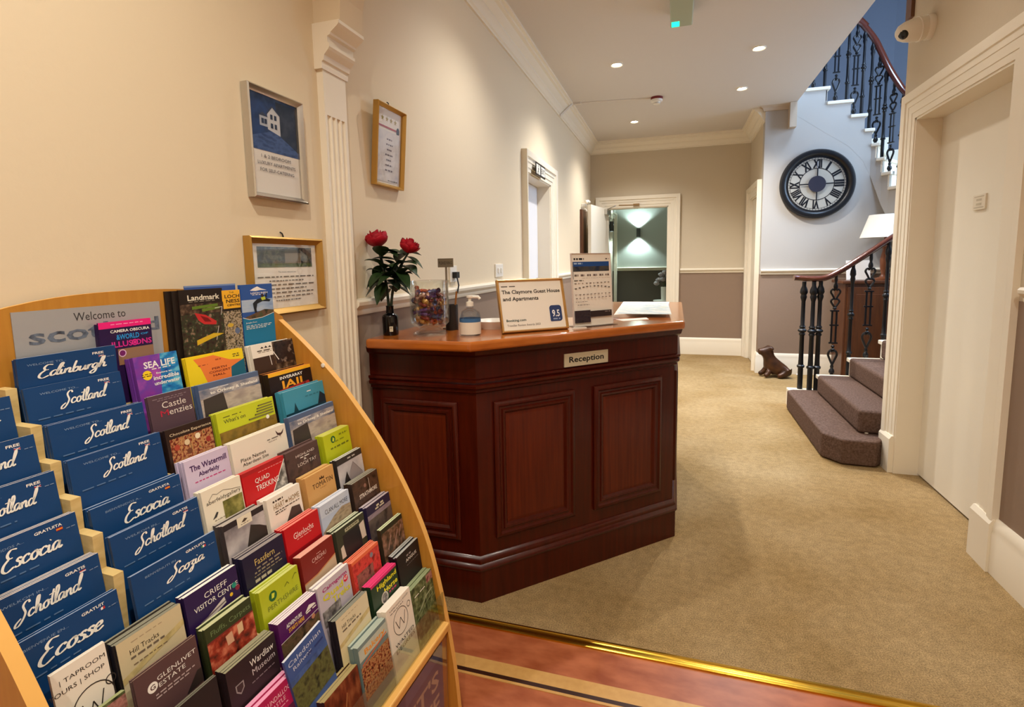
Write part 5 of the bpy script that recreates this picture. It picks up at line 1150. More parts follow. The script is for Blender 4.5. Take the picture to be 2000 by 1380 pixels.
def d_jail(z):
    z.r(0, 0, 100, 9, (244, 180, 40)).r(0, 9, 100, 120, (30, 16, 18)).t('INVERARAY', 24, 14, 78, 22, W_).t('JAIL', 22, 26, 86, 54, (240, 160, 40)).p([(16, 48), (90, 42), (96, 70), (10, 70)], photo('embers', [(110, 20, 40), (190, 50, 40), (60, 16, 40)], 50))
def d_choc(z): z.t('Chocolate Experience', 8, 10, 98, 17, (226, 206, 170), False).r(6, 21, 98, 70, FOODP).l([(30, 21), (24, 70)], 1.4, (190, 140, 80)).l([(53, 21), (48, 70)], 1.4, (190, 140, 80)).l([(76, 21), (72, 70)], 1.4, (190, 140, 80)).c(40, 36, 6, (214, 190, 150)).c(64, 30, 6, (230, 214, 180)).c(18, 40, 6, (170, 70, 50)).c(86, 44, 6, (150, 50, 40)).c(42, 55, 6, (110, 60, 36))
def d_whats(z):
    z.f(10, 12, 40, 13.6, (90, 90, 30), 3).t("What's on", 10, 18, 46, 27, (60, 64, 40), False)
    for i, x in enumerate((70, 67, 66, 62, 50)): z.r(x, 10+6.2*i, 97, 13+6.2*i, (120, 116, 60)).r(x, 10.6+6.2*i, x+2, 12.6+6.2*i, (40, 40, 26))
    z.r(0, 44, 100, 120, photo('brown_hill', [(90, 70, 26), (140, 110, 40), (110, 90, 30)], 30)).c(84, 44, 5, (236, 232, 220))
def d_teal(z): z.f(56, 15, 66, 17, W_, 1).p([(72, 80), (88, 26), (100, 40), (100, 80)], (22, 40, 56)).p([(18, 60), (22, 44), (24, 34), (26, 44), (30, 60)], (16, 60, 70)).r(0, 58, 100, 120, (16, 60, 76)).f(50, 26, 84, 29, (50, 120, 140), 4)
def d_water(z): z.t('The Watermill', 10, 13, 94, 25, (64, 22, 84)).t('Aberfeldy', 26, 30, 74, 42, (64, 22, 84)).f(16, 47, 86, 49, (200, 50, 120), 10)
def d_place(z): z.p([(80, 8), (84, 16), (90, 18), (96, 10), (93, 20), (88, 24), (82, 20)], (70, 44, 44)).l([(88, 24), (88, 29)], .7, (70, 44, 44)).f(62, 22, 88, 24.4, (120, 110, 104), 3).f(64, 28, 80, 29.4, (150, 140, 132), 5).t('Place Names', 12, 40, 56, 48, (40, 34, 30), False).t('Aberdeen Site', 14, 51, 60, 58, (40, 34, 30), False)
def d_aberf(z): z.l([(14, 24), (26, 13), (36, 17), (52, 14), (74, 20), (96, 24)], .8, (70, 64, 56)).t('aberfeldygallery', 8, 23, 96, 33, (60, 54, 50), False).r(46, 36, 98, 80, photo('hillside', [(64, 66, 26), (120, 116, 56), (170, 160, 90)], 40)).p([(16, 62), (28, 50), (32, 52), (26, 60)], (60, 60, 60)).f(20, 65, 46, 66.5, (140, 130, 116), 5)
def d_quad(z): z.r(0, 0, 100, 8, (170, 30, 34)).p([(100, 10), (100, 80), (58, 80)], photo('bw_quads', [(40, 36, 36), (120, 116, 112), (210, 204, 196)], 50)).l([(100, 8), (56, 80)], 2, W_).f(36, 11, 96, 12.4, (240, 150, 150), 10).t('QUAD', 26, 22, 60, 34, W_, False).t('TREKKING', 26, 38, 80, 50, W_, False)
def d_high(z): z.r(0, 16, 100, 120, photo('dusk', [(40, 30, 30), (84, 62, 58), (60, 46, 46)], 30)).t('HIGHLAND', 28, 15, 86, 21, (226, 214, 206), False).f(40, 24, 70, 26, W_, 3).t('&', 50, 28, 58, 33, W_, False).t('LOCH TAY', 30, 36, 88, 44, (226, 214, 206), False)
def d_lime(z): z.c(34, 18, 9, (30, 96, 50)).p([(34, 12), (39, 17), (36, 25), (30, 22)], (206, 214, 60)).f(58, 10, 90, 14, (120, 130, 30), 3).f(40, 24, 80, 27, (130, 140, 30), 2).f(20, 38, 90, 42, (110, 120, 30), 6)
def d_wmtn(z): z.r(0, 0, 100, 14, (46, 38, 42)).r(0, 12, 100, 120, photo('misty', [(96, 90, 96), (160, 152, 154), (200, 192, 190)], 16)).p([(44, 70), (62, 26), (84, 36), (100, 46), (100, 90), (40, 90)], (54, 46, 42)).r(32, 0, 68, 20, (230, 220, 196)).p([(42, 12), (50, 6), (58, 9), (50, 13)], (80, 64, 50)).f(40, 15, 62, 16.4, (120, 110, 96), 4)
def d_heart(z): z.f(16, 9, 46, 13, (60, 46, 40), 4).t('HEART', 16, 17, 48, 29, (140, 110, 60), False).f(51, 21, 58, 26, (110, 90, 60), 1).t('HOME', 62, 17, 94, 29, (140, 110, 60), False).f(18, 33, 92, 35, (70, 56, 50), 10).f(18, 38, 50, 40, (70, 56, 50), 5).p([(36, 80), (66, 42), (90, 46), (98, 80)], (76, 60, 54))
def d_tomatin(z): z.p([(46, 20), (48, 14), (52, 18), (55, 12), (58, 18), (63, 15), (63, 21)], (70, 46, 26)).t('TOMATIN', 20, 24, 92, 36, (60, 40, 24), False).f(44, 40, 66, 41.4, (150, 110, 60), 4)
def d_mtn(z): z.r(0, 0, 100, 16, (50, 46, 46)).f(42, 7, 72, 10.5, (190, 186, 180), 2).r(0, 16, 100, 120, photo('misty2', [(130, 126, 132), (180, 176, 180), (206, 200, 200)], 14)).p([(28, 80), (44, 46), (60, 24), (90, 60), (100, 80)], (150, 140, 142)).p([(12, 80), (22, 56), (32, 40), (38, 60), (50, 80)], (40, 34, 34)).l([(36, 54), (60, 24), (92, 62)], .8, (70, 64, 66))
def d_fass(z): z.t('Fassfern', 26, 15, 74, 28, (214, 186, 110), False).f(28, 33, 92, 36, (150, 136, 116), 5).f(22, 40, 86, 43, (150, 136, 116), 7).f(20, 47, 90, 49, (150, 136, 116), 10).f(20, 54, 60, 60, (176, 166, 150), 5)
def d_redg(z): z.s_('Glenturret'.replace('G', 'S').lower().replace('s', 'S', 0), 22, 22, 84, 40, (240, 226, 220), .16) if False else z.t('Glenlochs', 22, 20, 80, 33, (240, 226, 220), False); z.f(30, 36, 74, 37.4, (240, 200, 190), 5); z.r(0, 58, 100, 120, (140, 10, 20))
def d_clan(z): z.r(0, 0, 100, 30, photo('pale_blue', [(160, 176, 206), (196, 204, 218), (180, 190, 212)], 10, (1, 1, 3))).p([(0, 62), (40, 40), (70, 30), (100, 34), (100, 120), (0, 120)], photo('dunes', [(120, 96, 70), (170, 150, 124), (90, 76, 60)], 24, (1, 1, 3))).t('CLAN ALL MORE', 14, 15, 92, 26, (36, 34, 44), False)
def d_dark(z): z.r(0, 0, 100, 120, photo('ruin', [(30, 20, 16), (84, 60, 48), (50, 36, 30)], 40)).l([(62, 8), (63, 40)], 1.6, (214, 200, 186)).c(46, 22, 5, (150, 110, 96)).t('STRATHMORE', 20, 38, 90, 49, (226, 216, 204))
def d_hill(z): z.r(0, 0, 100, 200, (206, 190, 152)).f(20, 9, 70, 10.6, (170, 150, 120), 6).t('Hill Tracks', 16, 20, 60, 28, (50, 42, 34), False).f(16, 32, 70, 35.5, (110, 96, 80), 7).p([(0, 56), (100, 26), (100, 36), (0, 66)], photo('barley', [(170, 150, 96), (206, 186, 130), (190, 166, 110)], 30)).f(18, 44, 70, 46, (130, 110, 84), 9)
def d_crieff(z): z.t('CRIEFF', 34, 14, 78, 24, W_, False).t('VISITOR CENTRE', 13, 29, 98, 38, W_, False).c(90, 34, 5, (30, 140, 120)).c(96, 42, 5, (130, 30, 60)).c(82, 47, 3.4, (230, 180, 40)).p([(20, 62), (68, 42), (70, 54), (26, 68)], (206, 196, 190)).l([(20, 60), (70, 50)], 2.4, (110, 96, 96))
def d_lime2(z): z.c(30, 24, 10, (30, 96, 40)).p([(28, 18), (35, 20), (32, 28), (26, 28)], (206, 214, 60)).l([(60, 24), (68, 18), (72, 24)], 1.2, (90, 100, 24)).l([(82, 20), (90, 12), (95, 14)], 1.2, (90, 100, 24)).t('PERTHSHIRE', 14, 38, 92, 48, (110, 120, 30), False)
def d_cardhu(z): z.f(46, 15, 60, 16.6, (226, 180, 170), 3).t('CARDHU', 30, 20, 74, 29, (226, 190, 180), False).f(38, 33, 66, 34.2, (200, 140, 130), 5).p([(0, 60), (40, 58), (100, 44), (100, 120), (0, 120)], (196, 170, 140)).l([(0, 60), (40, 58), (100, 44)], 3, (196, 130, 80))
def d_dk(z): z.r(30, 8, 80, 16, (170, 170, 140)).f(34, 10, 76, 13, (90, 90, 70), 5).r(20, 20, 80, 90, (30, 28, 34)).p([(78, 22), (96, 18), (98, 60), (82, 60)], (206, 196, 180)).p([(8, 44), (18, 40), (22, 70), (8, 70)], (206, 196, 180))
def d_navy(z): z.r(0, 24, 100, 36, photo('sunset', [(96, 84, 110), (150, 134, 144), (120, 104, 120)], 16, (1, 1, 4))).r(0, 36, 100, 120, photo('wet_sand', [(50, 44, 46), (100, 86, 80), (76, 66, 64)], 30)).f(40, 9, 76, 14, (206, 196, 170), 2).f(34, 16, 74, 20, (206, 196, 170), 3)
def d_tap(z): z.t('| TAPROOM', 12, 14, 96, 22, (50, 42, 38), False).t('TOURS | SHOP', -10, 28, 92, 36, (50, 42, 38), False).o(62, 74, 27, 28.6, (50, 42, 38)).o(98, 56, 6, 7.4, (50, 42, 38)).l([(40, 66), (50, 90), (60, 70), (70, 90), (82, 62)], 1.6, (50, 42, 38))
def d_glen(z): z.c(24, 30, 8, W_).t('G', 20, 26, 28, 34, (90, 66, 66)).t('GLENLIVET', 32, 19, 96, 26, W_, False).t('ESTATE', 33, 30, 76, 37, W_, False).f(26, 44, 90, 46, (190, 170, 168), 9).f(26, 49, 80, 51, (190, 170, 168), 9).p([(70, 80), (92, 56), (100, 56), (100, 80)], (40, 32, 30))
def d_carp(z): z.t('Fluffs, Carpets', 10, 10, 96, 22, (110, 130, 84), False).r(0, 26, 100, 29, (120, 40, 36)).r(0, 29, 100, 120, REDPH).p([(36, 36), (50, 34), (52, 54), (38, 54)], (206, 160, 130)).p([(62, 32), (74, 30), (74, 48), (62, 50)], (214, 180, 140))
def d_adv(z): z.t('ADVENTURE', 18, 13, 58, 21, W_).t('STARTS HERE', 22, 24, 62, 32, (240, 180, 50)).p([(66, 22), (78, 12), (92, 16), (96, 20)], W_).f(68, 23, 96, 25.4, W_, 2).r(0, 40, 100, 120, photo('trail', [(40, 36, 26), (110, 84, 60), (70, 70, 40)], 50)).l([(0, 40), (100, 34)], 1, W_).c(84, 40, 5, (190, 130, 100))
def d_qt(z): z.t('Cairngorm', 14, 10, 92, 21, (170, 20, 110)).t('Quad', 12, 24, 76, 40, (216, 206, 40)).t('Treks', 38, 42, 96, 56, (216, 206, 40)).c(86, 27, 7.5, (214, 30, 60)).t('47', 80, 23, 92, 30, W_).r(4, 56, 60, 90, GREYP)
def d_orange(z): z.r(0, 0, 100, 7, (230, 110, 70)).r(0, 7, 100, 120, photo('tartan_red', [(130, 30, 30), (214, 70, 60), (170, 40, 40)], 60)).c(70, 18, 6, (130, 130, 140)).r(10, 36, 70, 90, photo('cottage2', [(60, 30, 26), (150, 100, 84), (100, 60, 50)], 50))
def d_dk2(z): z.r(0, 0, 100, 120, photo('steps', [(30, 24, 18), (96, 70, 50), (150, 110, 90)], 60)).r(0, 0, 100, 12, (40, 40, 28)).f(30, 14, 80, 16, (130, 120, 100), 4).l([(20, 60), (40, 30)], 2, (190, 150, 140)).l([(50, 60), (70, 30)], 2, (190, 150, 140)).l([(74, 50), (88, 24)], 2, (190, 150, 140))
def d_blackA(z): z.l([(40, 40), (60, 34)], 1.4, W_).f(20, 50, 60, 54, (150, 140, 140), 4)
def d_ward(z): z.t('Wardlaw', 44, 14, 94, 26, W_, False).t('Museum', 46, 31, 94, 42, (200, 190, 190), False).p([(12, 34), (28, 34), (28, 46), (20, 54), (12, 46)], (150, 140, 140)).p([(14, 36), (26, 36), (26, 45), (20, 51), (14, 45)], (60, 44, 46)).f(42, 52, 90, 54, (130, 116, 120), 9)
def d_cal(z): z.t('Caledonian', 6, 10, 92, 20, (206, 214, 232), False).t('Railway', 14, 25, 62, 35, (206, 214, 232), False).f(50, 30, 94, 34, (40, 60, 120), 2).r(0, 44, 100, 56, photo('ridge', [(40, 70, 130), (70, 100, 160), (30, 50, 90)], 20)).r(0, 56, 100, 120, photo('forest_edge', [(26, 34, 26), (96, 100, 56), (60, 60, 40)], 60))
def d_hill2(z): z.r(0, 0, 100, 200, (218, 206, 172)).f(16, 9, 66, 10.6, (180, 164, 130), 6).t('Hill Tracks', 14, 20, 56, 28, (50, 42, 34), False).f(14, 32, 72, 35.5, (110, 96, 80), 6).p([(0, 54), (100, 36), (100, 46), (0, 64)], photo('barley', [], 30)).r(0, 62, 100, 120, (220, 206, 160))
def d_hh(z): z.r(0, 0, 100, 6, (214, 40, 110)).t('Highland', 20, 12, 96, 27, (232, 220, 40)).t('Horse', 44, 31, 96, 44, (232, 220, 40)).c(42, 52, 14, (196, 190, 180)).c(42, 52, 11, GREYP).f(60, 48, 92, 52, (190, 50, 100), 3)
def d_angus(z): z.f(40, 15, 60, 19, (150, 140, 140), 2).t('ANGUS', 34, 24, 84, 32, W_, False).f(36, 40, 90, 41.4, (120, 112, 112), 8)
def d_ball(z): z.t('BALLINDALLOCH', 22, 12, 96, 21, (240, 190, 206), False).t('CASTLE', 40, 25, 76, 33, (240, 190, 206), False).f(34, 38, 80, 40, (240, 160, 190), 6).r(0, 50, 100, 120, (96, 30, 70))
def d_brown(z): z.r(0, 0, 100, 120, photo('highland_cow', [(50, 16, 10), (110, 44, 24), (150, 84, 50)], 50, (1, 1, .5))).l([(60, 30), (50, 60)], 2, (190, 130, 80))
def d_bake(z): z.r(0, 0, 100, 9, (120, 140, 140)).r(0, 8, 100, 34, photo('sky_pale', [(150, 166, 160), (190, 196, 180), (170, 180, 170)], 12)).t('Bakery', 18, 16, 92, 32, (226, 150, 50)).l([(6, 44), (96, 30)], 3, (214, 100, 50)).r(0, 46, 100, 120, FOODP)
def d_wast(z):
    z.t('TAPROOM | SHOP', 12, 8, 90, 13, (90, 80, 76), False).f(14, 16, 70, 18, (130, 120, 114), 7); K = (52, 46, 44)
    z.o(48, 52, 30, 31.4, K).o(86, 34, 6, 7.2, K).l([(28, 42), (38, 66), (48, 44), (58, 66), (68, 38)], 1.6, K).t('WASTED', 14, 92, 92, 101, K, False).t('DEGREES', 14, 106, 92, 115, K, False)
def d_green(z): z.r(0, 0, 100, 200, GREENP).r(70, 4, 100, 24, photo('maroon_bits', [(110, 50, 50), (170, 120, 110), (90, 60, 50)], 60)).f(10, 24, 60, 26, W_, 3).l([(20, 70), (60, 50), (90, 46)], 2, (176, 180, 150)).l([(10, 84), (60, 64), (92, 60)], 1.6, (150, 160, 120))
def d_welcome(z):
    z.s_('Welcome to', 34, 8, 74, 28, (60, 58, 60), .10) if False else z.sh.text('Welcome to', z.X(36), .010, z.X(72), .026, (60, 58, 60), False)
    z.t('scotland', 8, 32, 98, 62, photo('letters', [(40, 44, 56), (110, 120, 136), (60, 66, 80)], 40))
BLUE = (16, 62, 112); NAVE = (150, 164, 190)
# name, row, a0, a1, z, thickness, copies, cover colour, top-edge colour, design, label
LF = [
 ('guide_a', 0, .545, .708, 1.120, .012, 3, BLUE, NAVE, guide('WELCOME TO...', 'Edinburgh', 'FREE', 'uk', (17, 88), (9, 46)), 'blue guide lettered Edinburgh in white script, topmost of the wide blue guides'),
 ('guide_b', 1, .542, .702, 1.069, .012, 3, BLUE, NAVE, guide('WELCOME TO...', 'Scotland', 'FREE', 'uk'), 'blue guide lettered Scotland directly below the Edinburgh one'),
 ('guide_c', 2, .542, .702, 1.010, .016, 4, BLUE, (190, 196, 210), guide('WELCOME TO...', 'Scotland', 'FREE', 'uk'), 'blue guide lettered Scotland, second below the Edinburgh one'),
 ('guide_d', 3, .542, .702, .953, .014, 4, BLUE, NAVE, guide('WELCOME TO...', 'Scotland', 'FREE', 'uk'), 'blue guide lettered Scotland just above the Escocia one'),
 ('guide_e', 4, .544, .704, .872, .026, 5, BLUE, NAVE, guide('BIENVENIDOS A...', 'Escocia', 'GRATUITA', 'es'), 'blue guide lettered Escocia between the Scotland and Schotland ones'),
 ('guide_f', 5, .542, .702, .832, .012, 4, BLUE, NAVE, guide('WELKOM IN...', 'Schotland', 'GRATIS', 'nl', (20, 83)), 'blue guide lettered Schotland right of the pale wooden divider'),
 ('guide_g', 6, .542, .700, .771, .008, 2, BLUE, NAVE, guide('BENVENUTI IN...', 'Scozia', 'GRATUITA', 'it', (34, 82)), 'blue guide lettered Scozia, lowest of the right blue column'),
 ('guide_h', 1, .374, .5235, 1.063, .012, 3, BLUE, NAVE, guide('WELCOME TO...', 'Edinburgh', 'FREE', 'uk', (17, 88)), 'topmost blue guide at the left picture edge, mostly cut off'),
 ('guide_i', 2, .374, .5215, 1.003, .014, 4, BLUE, (206, 200, 196), guide('WELCOME TO...', 'Scotland', 'FREE', 'uk'), 'blue guide at the left edge with only a final script d showing'),
 ('guide_j', 3, .374, .522, .945, .016, 4, BLUE, (206, 200, 196), guide('WELCOME TO...', 'Scotland', 'FREE', 'uk'), 'blue guide at the left edge with the letters land showing'),
 ('guide_k', 4, .374, .523, .880, .020, 5, BLUE, (206, 196, 190), guide('BIENVENIDOS A...', 'Escocia', 'GRATUITA', 'es'), 'blue guide lettered Escocia at the left picture edge, its first letter cut off'),
 ('guide_l', 5, .374, .523, .817, .022, 5, BLUE, (206, 196, 190), guide('WELKOM IN...', 'Schotland', 'GRATIS', 'nl', (20, 83)), 'blue guide lettered Schotland left of the pale wooden divider, its first letters cut off'),
 ('guide_m', 6, .374, .520, .765, .010, 4, BLUE, NAVE, guide('BIENVENUE EN...', 'Ecosse', 'GRATUIT', 'fr', (22, 82)), 'blue guide lettered Ecosse, lowest of the left blue column'),
 ('landmark', 0, .865, .981, 1.220, .016, 3, (34, 24, 18), (60, 50, 40), d_landmark, 'tall dark leaflet with a red boat picture on the top shelf'),
 ('ness', 0, .979, 1.033, 1.213, .006, 2, (240, 178, 44), (150, 160, 180), d_ness, 'leaflet with a yellow top half on the top shelf, partly behind the dark one'),
 ('insh', 0, 1.036, 1.142, 1.224, .010, 2, (44, 84, 156), (150, 170, 200), d_insh, 'blue leaflet with a leaping climber picture at the right end of the top shelf'),
 ('camera', 0, .690, .795, 1.165, .016, 4, (40, 16, 66), (214, 40, 120), d_camera, 'purple and pink leaflet about illusions on the top shelf'),
 ('sealife', 1, .729, .824, 1.090, .026, 4, (120, 60, 160), (90, 120, 190), d_sealife, 'violet and turquoise leaflet with a yellow badge below the purple one'),
 ('perth', 1, .843, .999, 1.068, .014, 4, (240, 208, 30), (244, 190, 50), d_perth, 'bright yellow and orange concert leaflet in the second row'),
 ('activ', 1, 1.026, 1.172, 1.068, .022, 4, (236, 228, 214), (200, 196, 180), d_activ, 'leaflet with dark picture and white panel with three small peaks'),
 ('castle', 2, .712, .806, 1.016, .008, 2, (84, 62, 72), (236, 230, 220), d_castle, 'plum leaflet lettered Castle in pale serif type'),
 ('orkney', 2, .824, .990, 1.014, .022, 4, (84, 100, 132), (130, 160, 196), d_orkney, 'upper left of the two cloudy sky ferry leaflets'),
 ('jail', 2, 1.021, 1.174, .997, .028, 4, (40, 28, 24), (240, 150, 60), d_jail, 'black leaflet with an orange top edge and flaming letters'),
 ('choc', 3, .712, .816, .951, .018, 3, (44, 26, 20), (70, 60, 56), d_choc, 'dark brown leaflet with a picture of a chocolate box'),
 ('whats', 3, .829, .991, .952, .021, 4, (196, 204, 40), (226, 220, 120), d_whats, 'wide lime yellow leaflet with five brown pencils printed on it'),
 ('teal', 3, 1.024, 1.174, .952, .027, 5, (66, 146, 170), (140, 184, 196), d_teal, 'wide teal blue leaflet with dark firs at the rack\'s right side'),
 ('watermill', 4, .715, .816, .890, .026, 4, (206, 190, 214), (226, 214, 224), d_water, 'pale lilac leaflet with purple lettering above a pink line'),
 ('place', 4, .824, .983, .889, .020, 3, (234, 224, 206), (240, 232, 216), d_place, 'wide cream leaflet with a small dark bird at its top right'),
 ('orkney2', 4, .996, 1.163, .898, .016, 3, (84, 100, 132), (130, 160, 196), d_orkney, 'lower right of the two cloudy sky ferry leaflets'),
 ('aberf', 5, .710, .802, .836, .020, 3, (236, 226, 204), (240, 230, 210), d_aberf, 'cream gallery leaflet with a hill outline and a green landscape'),
 ('quad', 5, .806, .925, .834, .018, 4, (196, 24, 30), (196, 50, 50), d_quad, 'bright red leaflet with a slanting white stripe'),
 ('highland', 5, .931, 1.040, .834, .024, 4, (84, 62, 58), (110, 84, 80), d_high, 'dusky brown leaflet between the red one and the small lime one'),
 ('lime', 5, 1.062, 1.166, .833, .026, 5, (186, 196, 30), (216, 214, 110), d_lime, 'small lime green leaflet at the rack\'s right side, upper of the two'),
 ('whitemtn', 6, .719, .818, .769, .028, 4, (70, 60, 60), (176, 166, 156), d_wmtn, 'grey leaflet with a dark mountain below a cream square'),
 ('heart', 6, .828, .926, .772, .028, 3, (236, 228, 214), (240, 234, 222), d_heart, 'white leaflet lettered in gold capitals with a brown hill'),
 ('tomatin', 6, .945, 1.044, .773, .028, 4, (206, 156, 92), (220, 176, 110), d_tomatin, 'tan leaflet with a small crown over dark capitals'),
 ('mtn', 6, 1.058, 1.161, .775, .022, 3, (50, 46, 46), (206, 204, 196), d_mtn, 'grey leaflet with a pale tent-shaped peak at the rack\'s right side'),
 ('fass', 7, .718, .822, .709, .028, 4, (30, 24, 54), (150, 140, 136), d_fass, 'dark navy leaflet with gold lettering below the grey mountain one'),
 ('redglen', 7, .827, .932, .713, .027, 4, (190, 16, 28), (230, 130, 116), d_redg, 'crimson leaflet with pale flowing lettering'),
 ('clan', 7, .938, 1.044, .713, .024, 3, (180, 190, 212), (214, 218, 228), d_clan, 'pale blue leaflet with a sandy hillside'),
 ('dark', 7, 1.059, 1.168, .717, .027, 4, (50, 36, 30), (150, 146, 130), d_dark, 'dark brown leaflet with a white tower at the rack\'s right side'),
 ('hill', 7, .484, .589, .704, .028, 5, (52, 44, 40), (140, 136, 116), d_hill, 'beige leaflet with a slanting straw stripe and dark edges, larger and lower left of two'),
 ('greenlow', 8, .376, .468, .655, .010, 2, (96, 110, 60), (150, 156, 110), d_green, 'green leaflet at the bottom left, partly behind the mauve brown one'),
 ('crieff', 7, .596, .703, .708, .022, 3, (44, 24, 74), (240, 236, 226), d_crieff, 'dark purple visitor centre leaflet beside the lowest blue guides'),
 ('lime2', 8, .717, .819, .648, .026, 4, (176, 186, 30), (206, 210, 120), d_lime2, 'lime green leaflet with a dark green roundel, lower left of the two'),
 ('cardhu', 8, .829, .931, .656, .022, 3, (124, 30, 24), (226, 170, 150), d_cardhu, 'brick red leaflet with a beige foot below the crimson one'),
 ('dk', 8, .943, 1.050, .655, .026, 4, (56, 58, 44), (196, 200, 170), d_dk, 'dark olive leaflet with a pale label strip'),
 ('navy', 8, 1.063, 1.166, .658, .024, 4, (40, 32, 64), (190, 176, 180), d_navy, 'navy leaflet with a band of dusk sky at the rack\'s right side'),
 ('taproom', 7, .400, .470, .721, .008, 2, (236, 226, 210), (236, 226, 210), d_tap, 'white leaflet with part of a ring drawn on it, at the bottom left'),
 ('glenlivet', 8, .480, .583, .659, .010, 3, (88, 62, 62), (120, 96, 84), d_glen, 'mauve brown leaflet with a white round G badge'),
 ('carpets', 8, .600, .697, .655, .022, 4, (50, 58, 30), (196, 196, 150), d_carp, 'dark green leaflet with a red patterned picture'),
 ('advent', 9, .718, .823, .591, .024, 4, (84, 24, 90), (236, 220, 226), d_adv, 'purple adventure leaflet with a white arch mark'),
 ('quadtreks', 9, .827, .930, .595, .022, 3, (196, 186, 196), (240, 234, 226), d_qt, 'pale leaflet with magenta and yellow lettering and a red spot'),
 ('orange', 9, .943, 1.048, .585, .028, 6, (200, 70, 50), (230, 130, 96), d_orange, 'thick stack of orange-red leaflets in the lower right'),
 ('dk2', 9, 1.062, 1.160, .605, .012, 2, (50, 44, 30), (206, 214, 170), d_dk2, 'dark leaflet with a brown stairway picture beside the orange ones'),
 ('blackA', 9, .480, .583, .596, .012, 3, (36, 30, 32), (110, 106, 90), d_blackA, 'black leaflet cut by the picture\'s bottom edge'),
 ('wardlaw', 9, .600, .708, .585, .026, 4, (44, 30, 34), (150, 146, 116), d_ward, 'black museum leaflet with a grey shield'),
 ('caled', 10, .712, .815, .556, .006, 1, (60, 88, 150), (214, 214, 220), d_cal, 'blue railway leaflet slipping sideways in its pocket'),
 ('hill2', 10, .831, .940, .529, .020, 4, (40, 34, 40), (130, 130, 116), d_hill2, 'cream leaflet with a slanting straw stripe and dark edges, smaller and right of two'),
 ('hhorse', 10, .955, 1.062, .527, .026, 4, (34, 56, 34), (226, 60, 116), d_hh, 'pink topped leaflet with yellow lettering and a round horse picture'),
 ('angus', 10, 1.068, 1.172, .536, .026, 4, (26, 18, 22), (176, 176, 170), d_angus, 'black leaflet with small white lettering at the rack\'s right side'),
 ('ballin', 10, .604, .706, .515, .026, 4, (176, 24, 84), (236, 160, 190), d_ball, 'bright pink castle leaflet at the bottom edge'),
 ('brown', 11, .742, .846, .430, .027, 4, (60, 26, 16), (170, 150, 100), d_brown, 'stack of brown leaflets with cream top edges at the bottom edge'),
 ('bakery', 11, .850, .953, .462, .026, 4, (110, 130, 130), (170, 180, 166), d_bake, 'grey green leaflet with orange lettering and a bread picture'),
 ('wasted', 11, .957, 1.061, .472, .026, 2, (234, 222, 206), (240, 230, 214), d_wast, 'white leaflet with a W in a large drawn ring at the lower right'),
 ('green', 11, 1.068, 1.172, .455, .027, 4, (92, 104, 64), (150, 160, 120), d_green, 'mossy green leaflet in the front row corner by the clear lip'),
]
RZM = Matrix.Rotation(R(87.5), 4, 'Z')
def back_label(l):
    ws = l.split(',')[0].split()[:12]
    while ws[-1] in ('the', 'a', 'of', 'with', 'and', 'in', 'to', 'at', 'by', 'for', 'over', 'on', 'its', 'below', 'above', 'beside', 'between'): ws.pop()
    return 'spare copy behind the '+' '.join(ws)
rl = random.Random(21)
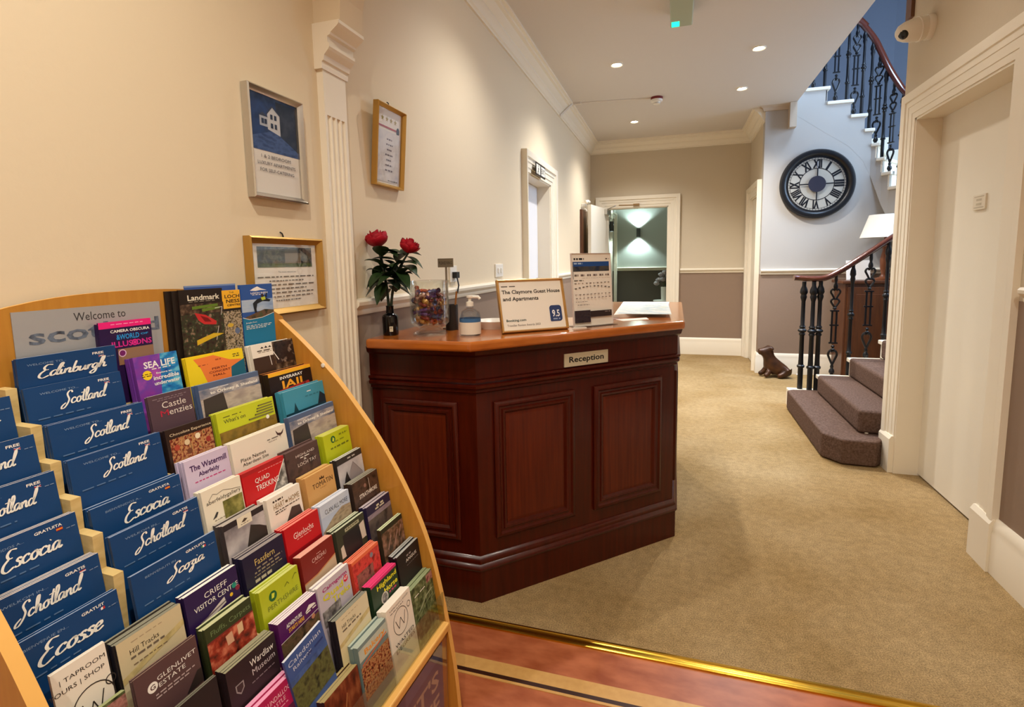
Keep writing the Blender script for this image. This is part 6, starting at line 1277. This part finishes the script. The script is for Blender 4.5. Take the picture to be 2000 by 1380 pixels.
for (nm, row, a0, a1, z, T_, k, cov, edge, des, lab) in LF:
    w_ = a1-a0; tilt = TILT if row else R(0.5); zb = RZS[row]-.200*math.cos(TILT)-(0 if row else .02); nf = RNS[row]
    if nm == 'guide_a': nf = -1.100
    h = (z-zb)/math.cos(tilt); tl = T_/k; off = 0.0
    mcov, medge = col(cov), col(edge, .7)
    for j in range(k):
        mb = MB(); mats = [mcov, medge]; hh = h-(0 if j == 0 else rl.uniform(0, .004)); tt = tl-.0006
        v8 = [(-w_/2, 0, 0), (w_/2, 0, 0), (w_/2, tt, 0), (-w_/2, tt, 0), (-w_/2, 0, hh), (w_/2, 0, hh), (w_/2, tt, hh), (-w_/2, tt, hh)]
        mb.add(v8, [(0, 1, 5, 4), (2, 3, 7, 6), (3, 0, 4, 7), (0, 3, 2, 1)], 0); mb.add(v8, [(4, 5, 6, 7), (1, 2, 6, 5)], 1)
        if j == 0:
            sh = Sheet(mb, mats, (-w_/2, 0, hh), (1, 0, 0), (0, 0, -1), (0, -1, 0), w_, hh, .00018); des(Dz(sh))
        da = (rl.uniform(-.0012, .0012) if j else 0)
        if nm == 'landmark': da = -.012*j
        P0 = AV*((a0+a1)/2+da)+NV*(nf+h*math.sin(tilt)-off*math.cos(tilt)); P0.z = zb+off*math.sin(tilt)*0+.0008
        o = mb.build('leaflet', mats)
        Mx = Matrix.Translation(P0) @ RZM @ Matrix.Rotation(-tilt, 4, 'X')
        if nm == 'caled': Mx = Mx @ Matrix.Rotation(R(-7), 4, 'Y')
        o.matrix_world = Mx
        if j == 0: tag(o, lab, 'leaflet', 'leaflets in the beech rack')
        else: tag(o, back_label(lab), 'leaflet', back_label(lab))
        off += tl
# sign card and sheet standing at the back of the top shelf
def top_card(name, a0, a1, z, n, cov, des, lab, cat, h):
    w_ = a1-a0; mb = MB(); mats = [cov if isinstance(cov, bpy.types.Material) else col(cov)]; mb.box(-w_/2, 0, 0, w_/2, .0016, h)
    sh = Sheet(mb, mats, (-w_/2, 0, h), (1, 0, 0), (0, 0, -1), (0, -1, 0), w_, h, .00018); des(Dz(sh)); o = mb.build(name, mats)
    P0 = AV*(a0+a1)/2+NV*n; P0.z = z-h; o.matrix_world = Matrix.Translation(P0) @ RZM; tag(o, lab, cat)
top_card('welcome_card', .561, .829, 1.199, -1.1292, mat('silver_card', (176, 176, 178), .35, .3), d_welcome, 'silver grey card lettered Welcome to at the back of the top shelf', 'card', .19)
top_card('blue_sheet', .893, 1.036, 1.229, -1.1312, (60, 90, 160), d_sheet, 'blue sheet standing behind the top shelf leaflets, only its top edge showing', 'paper', .22)
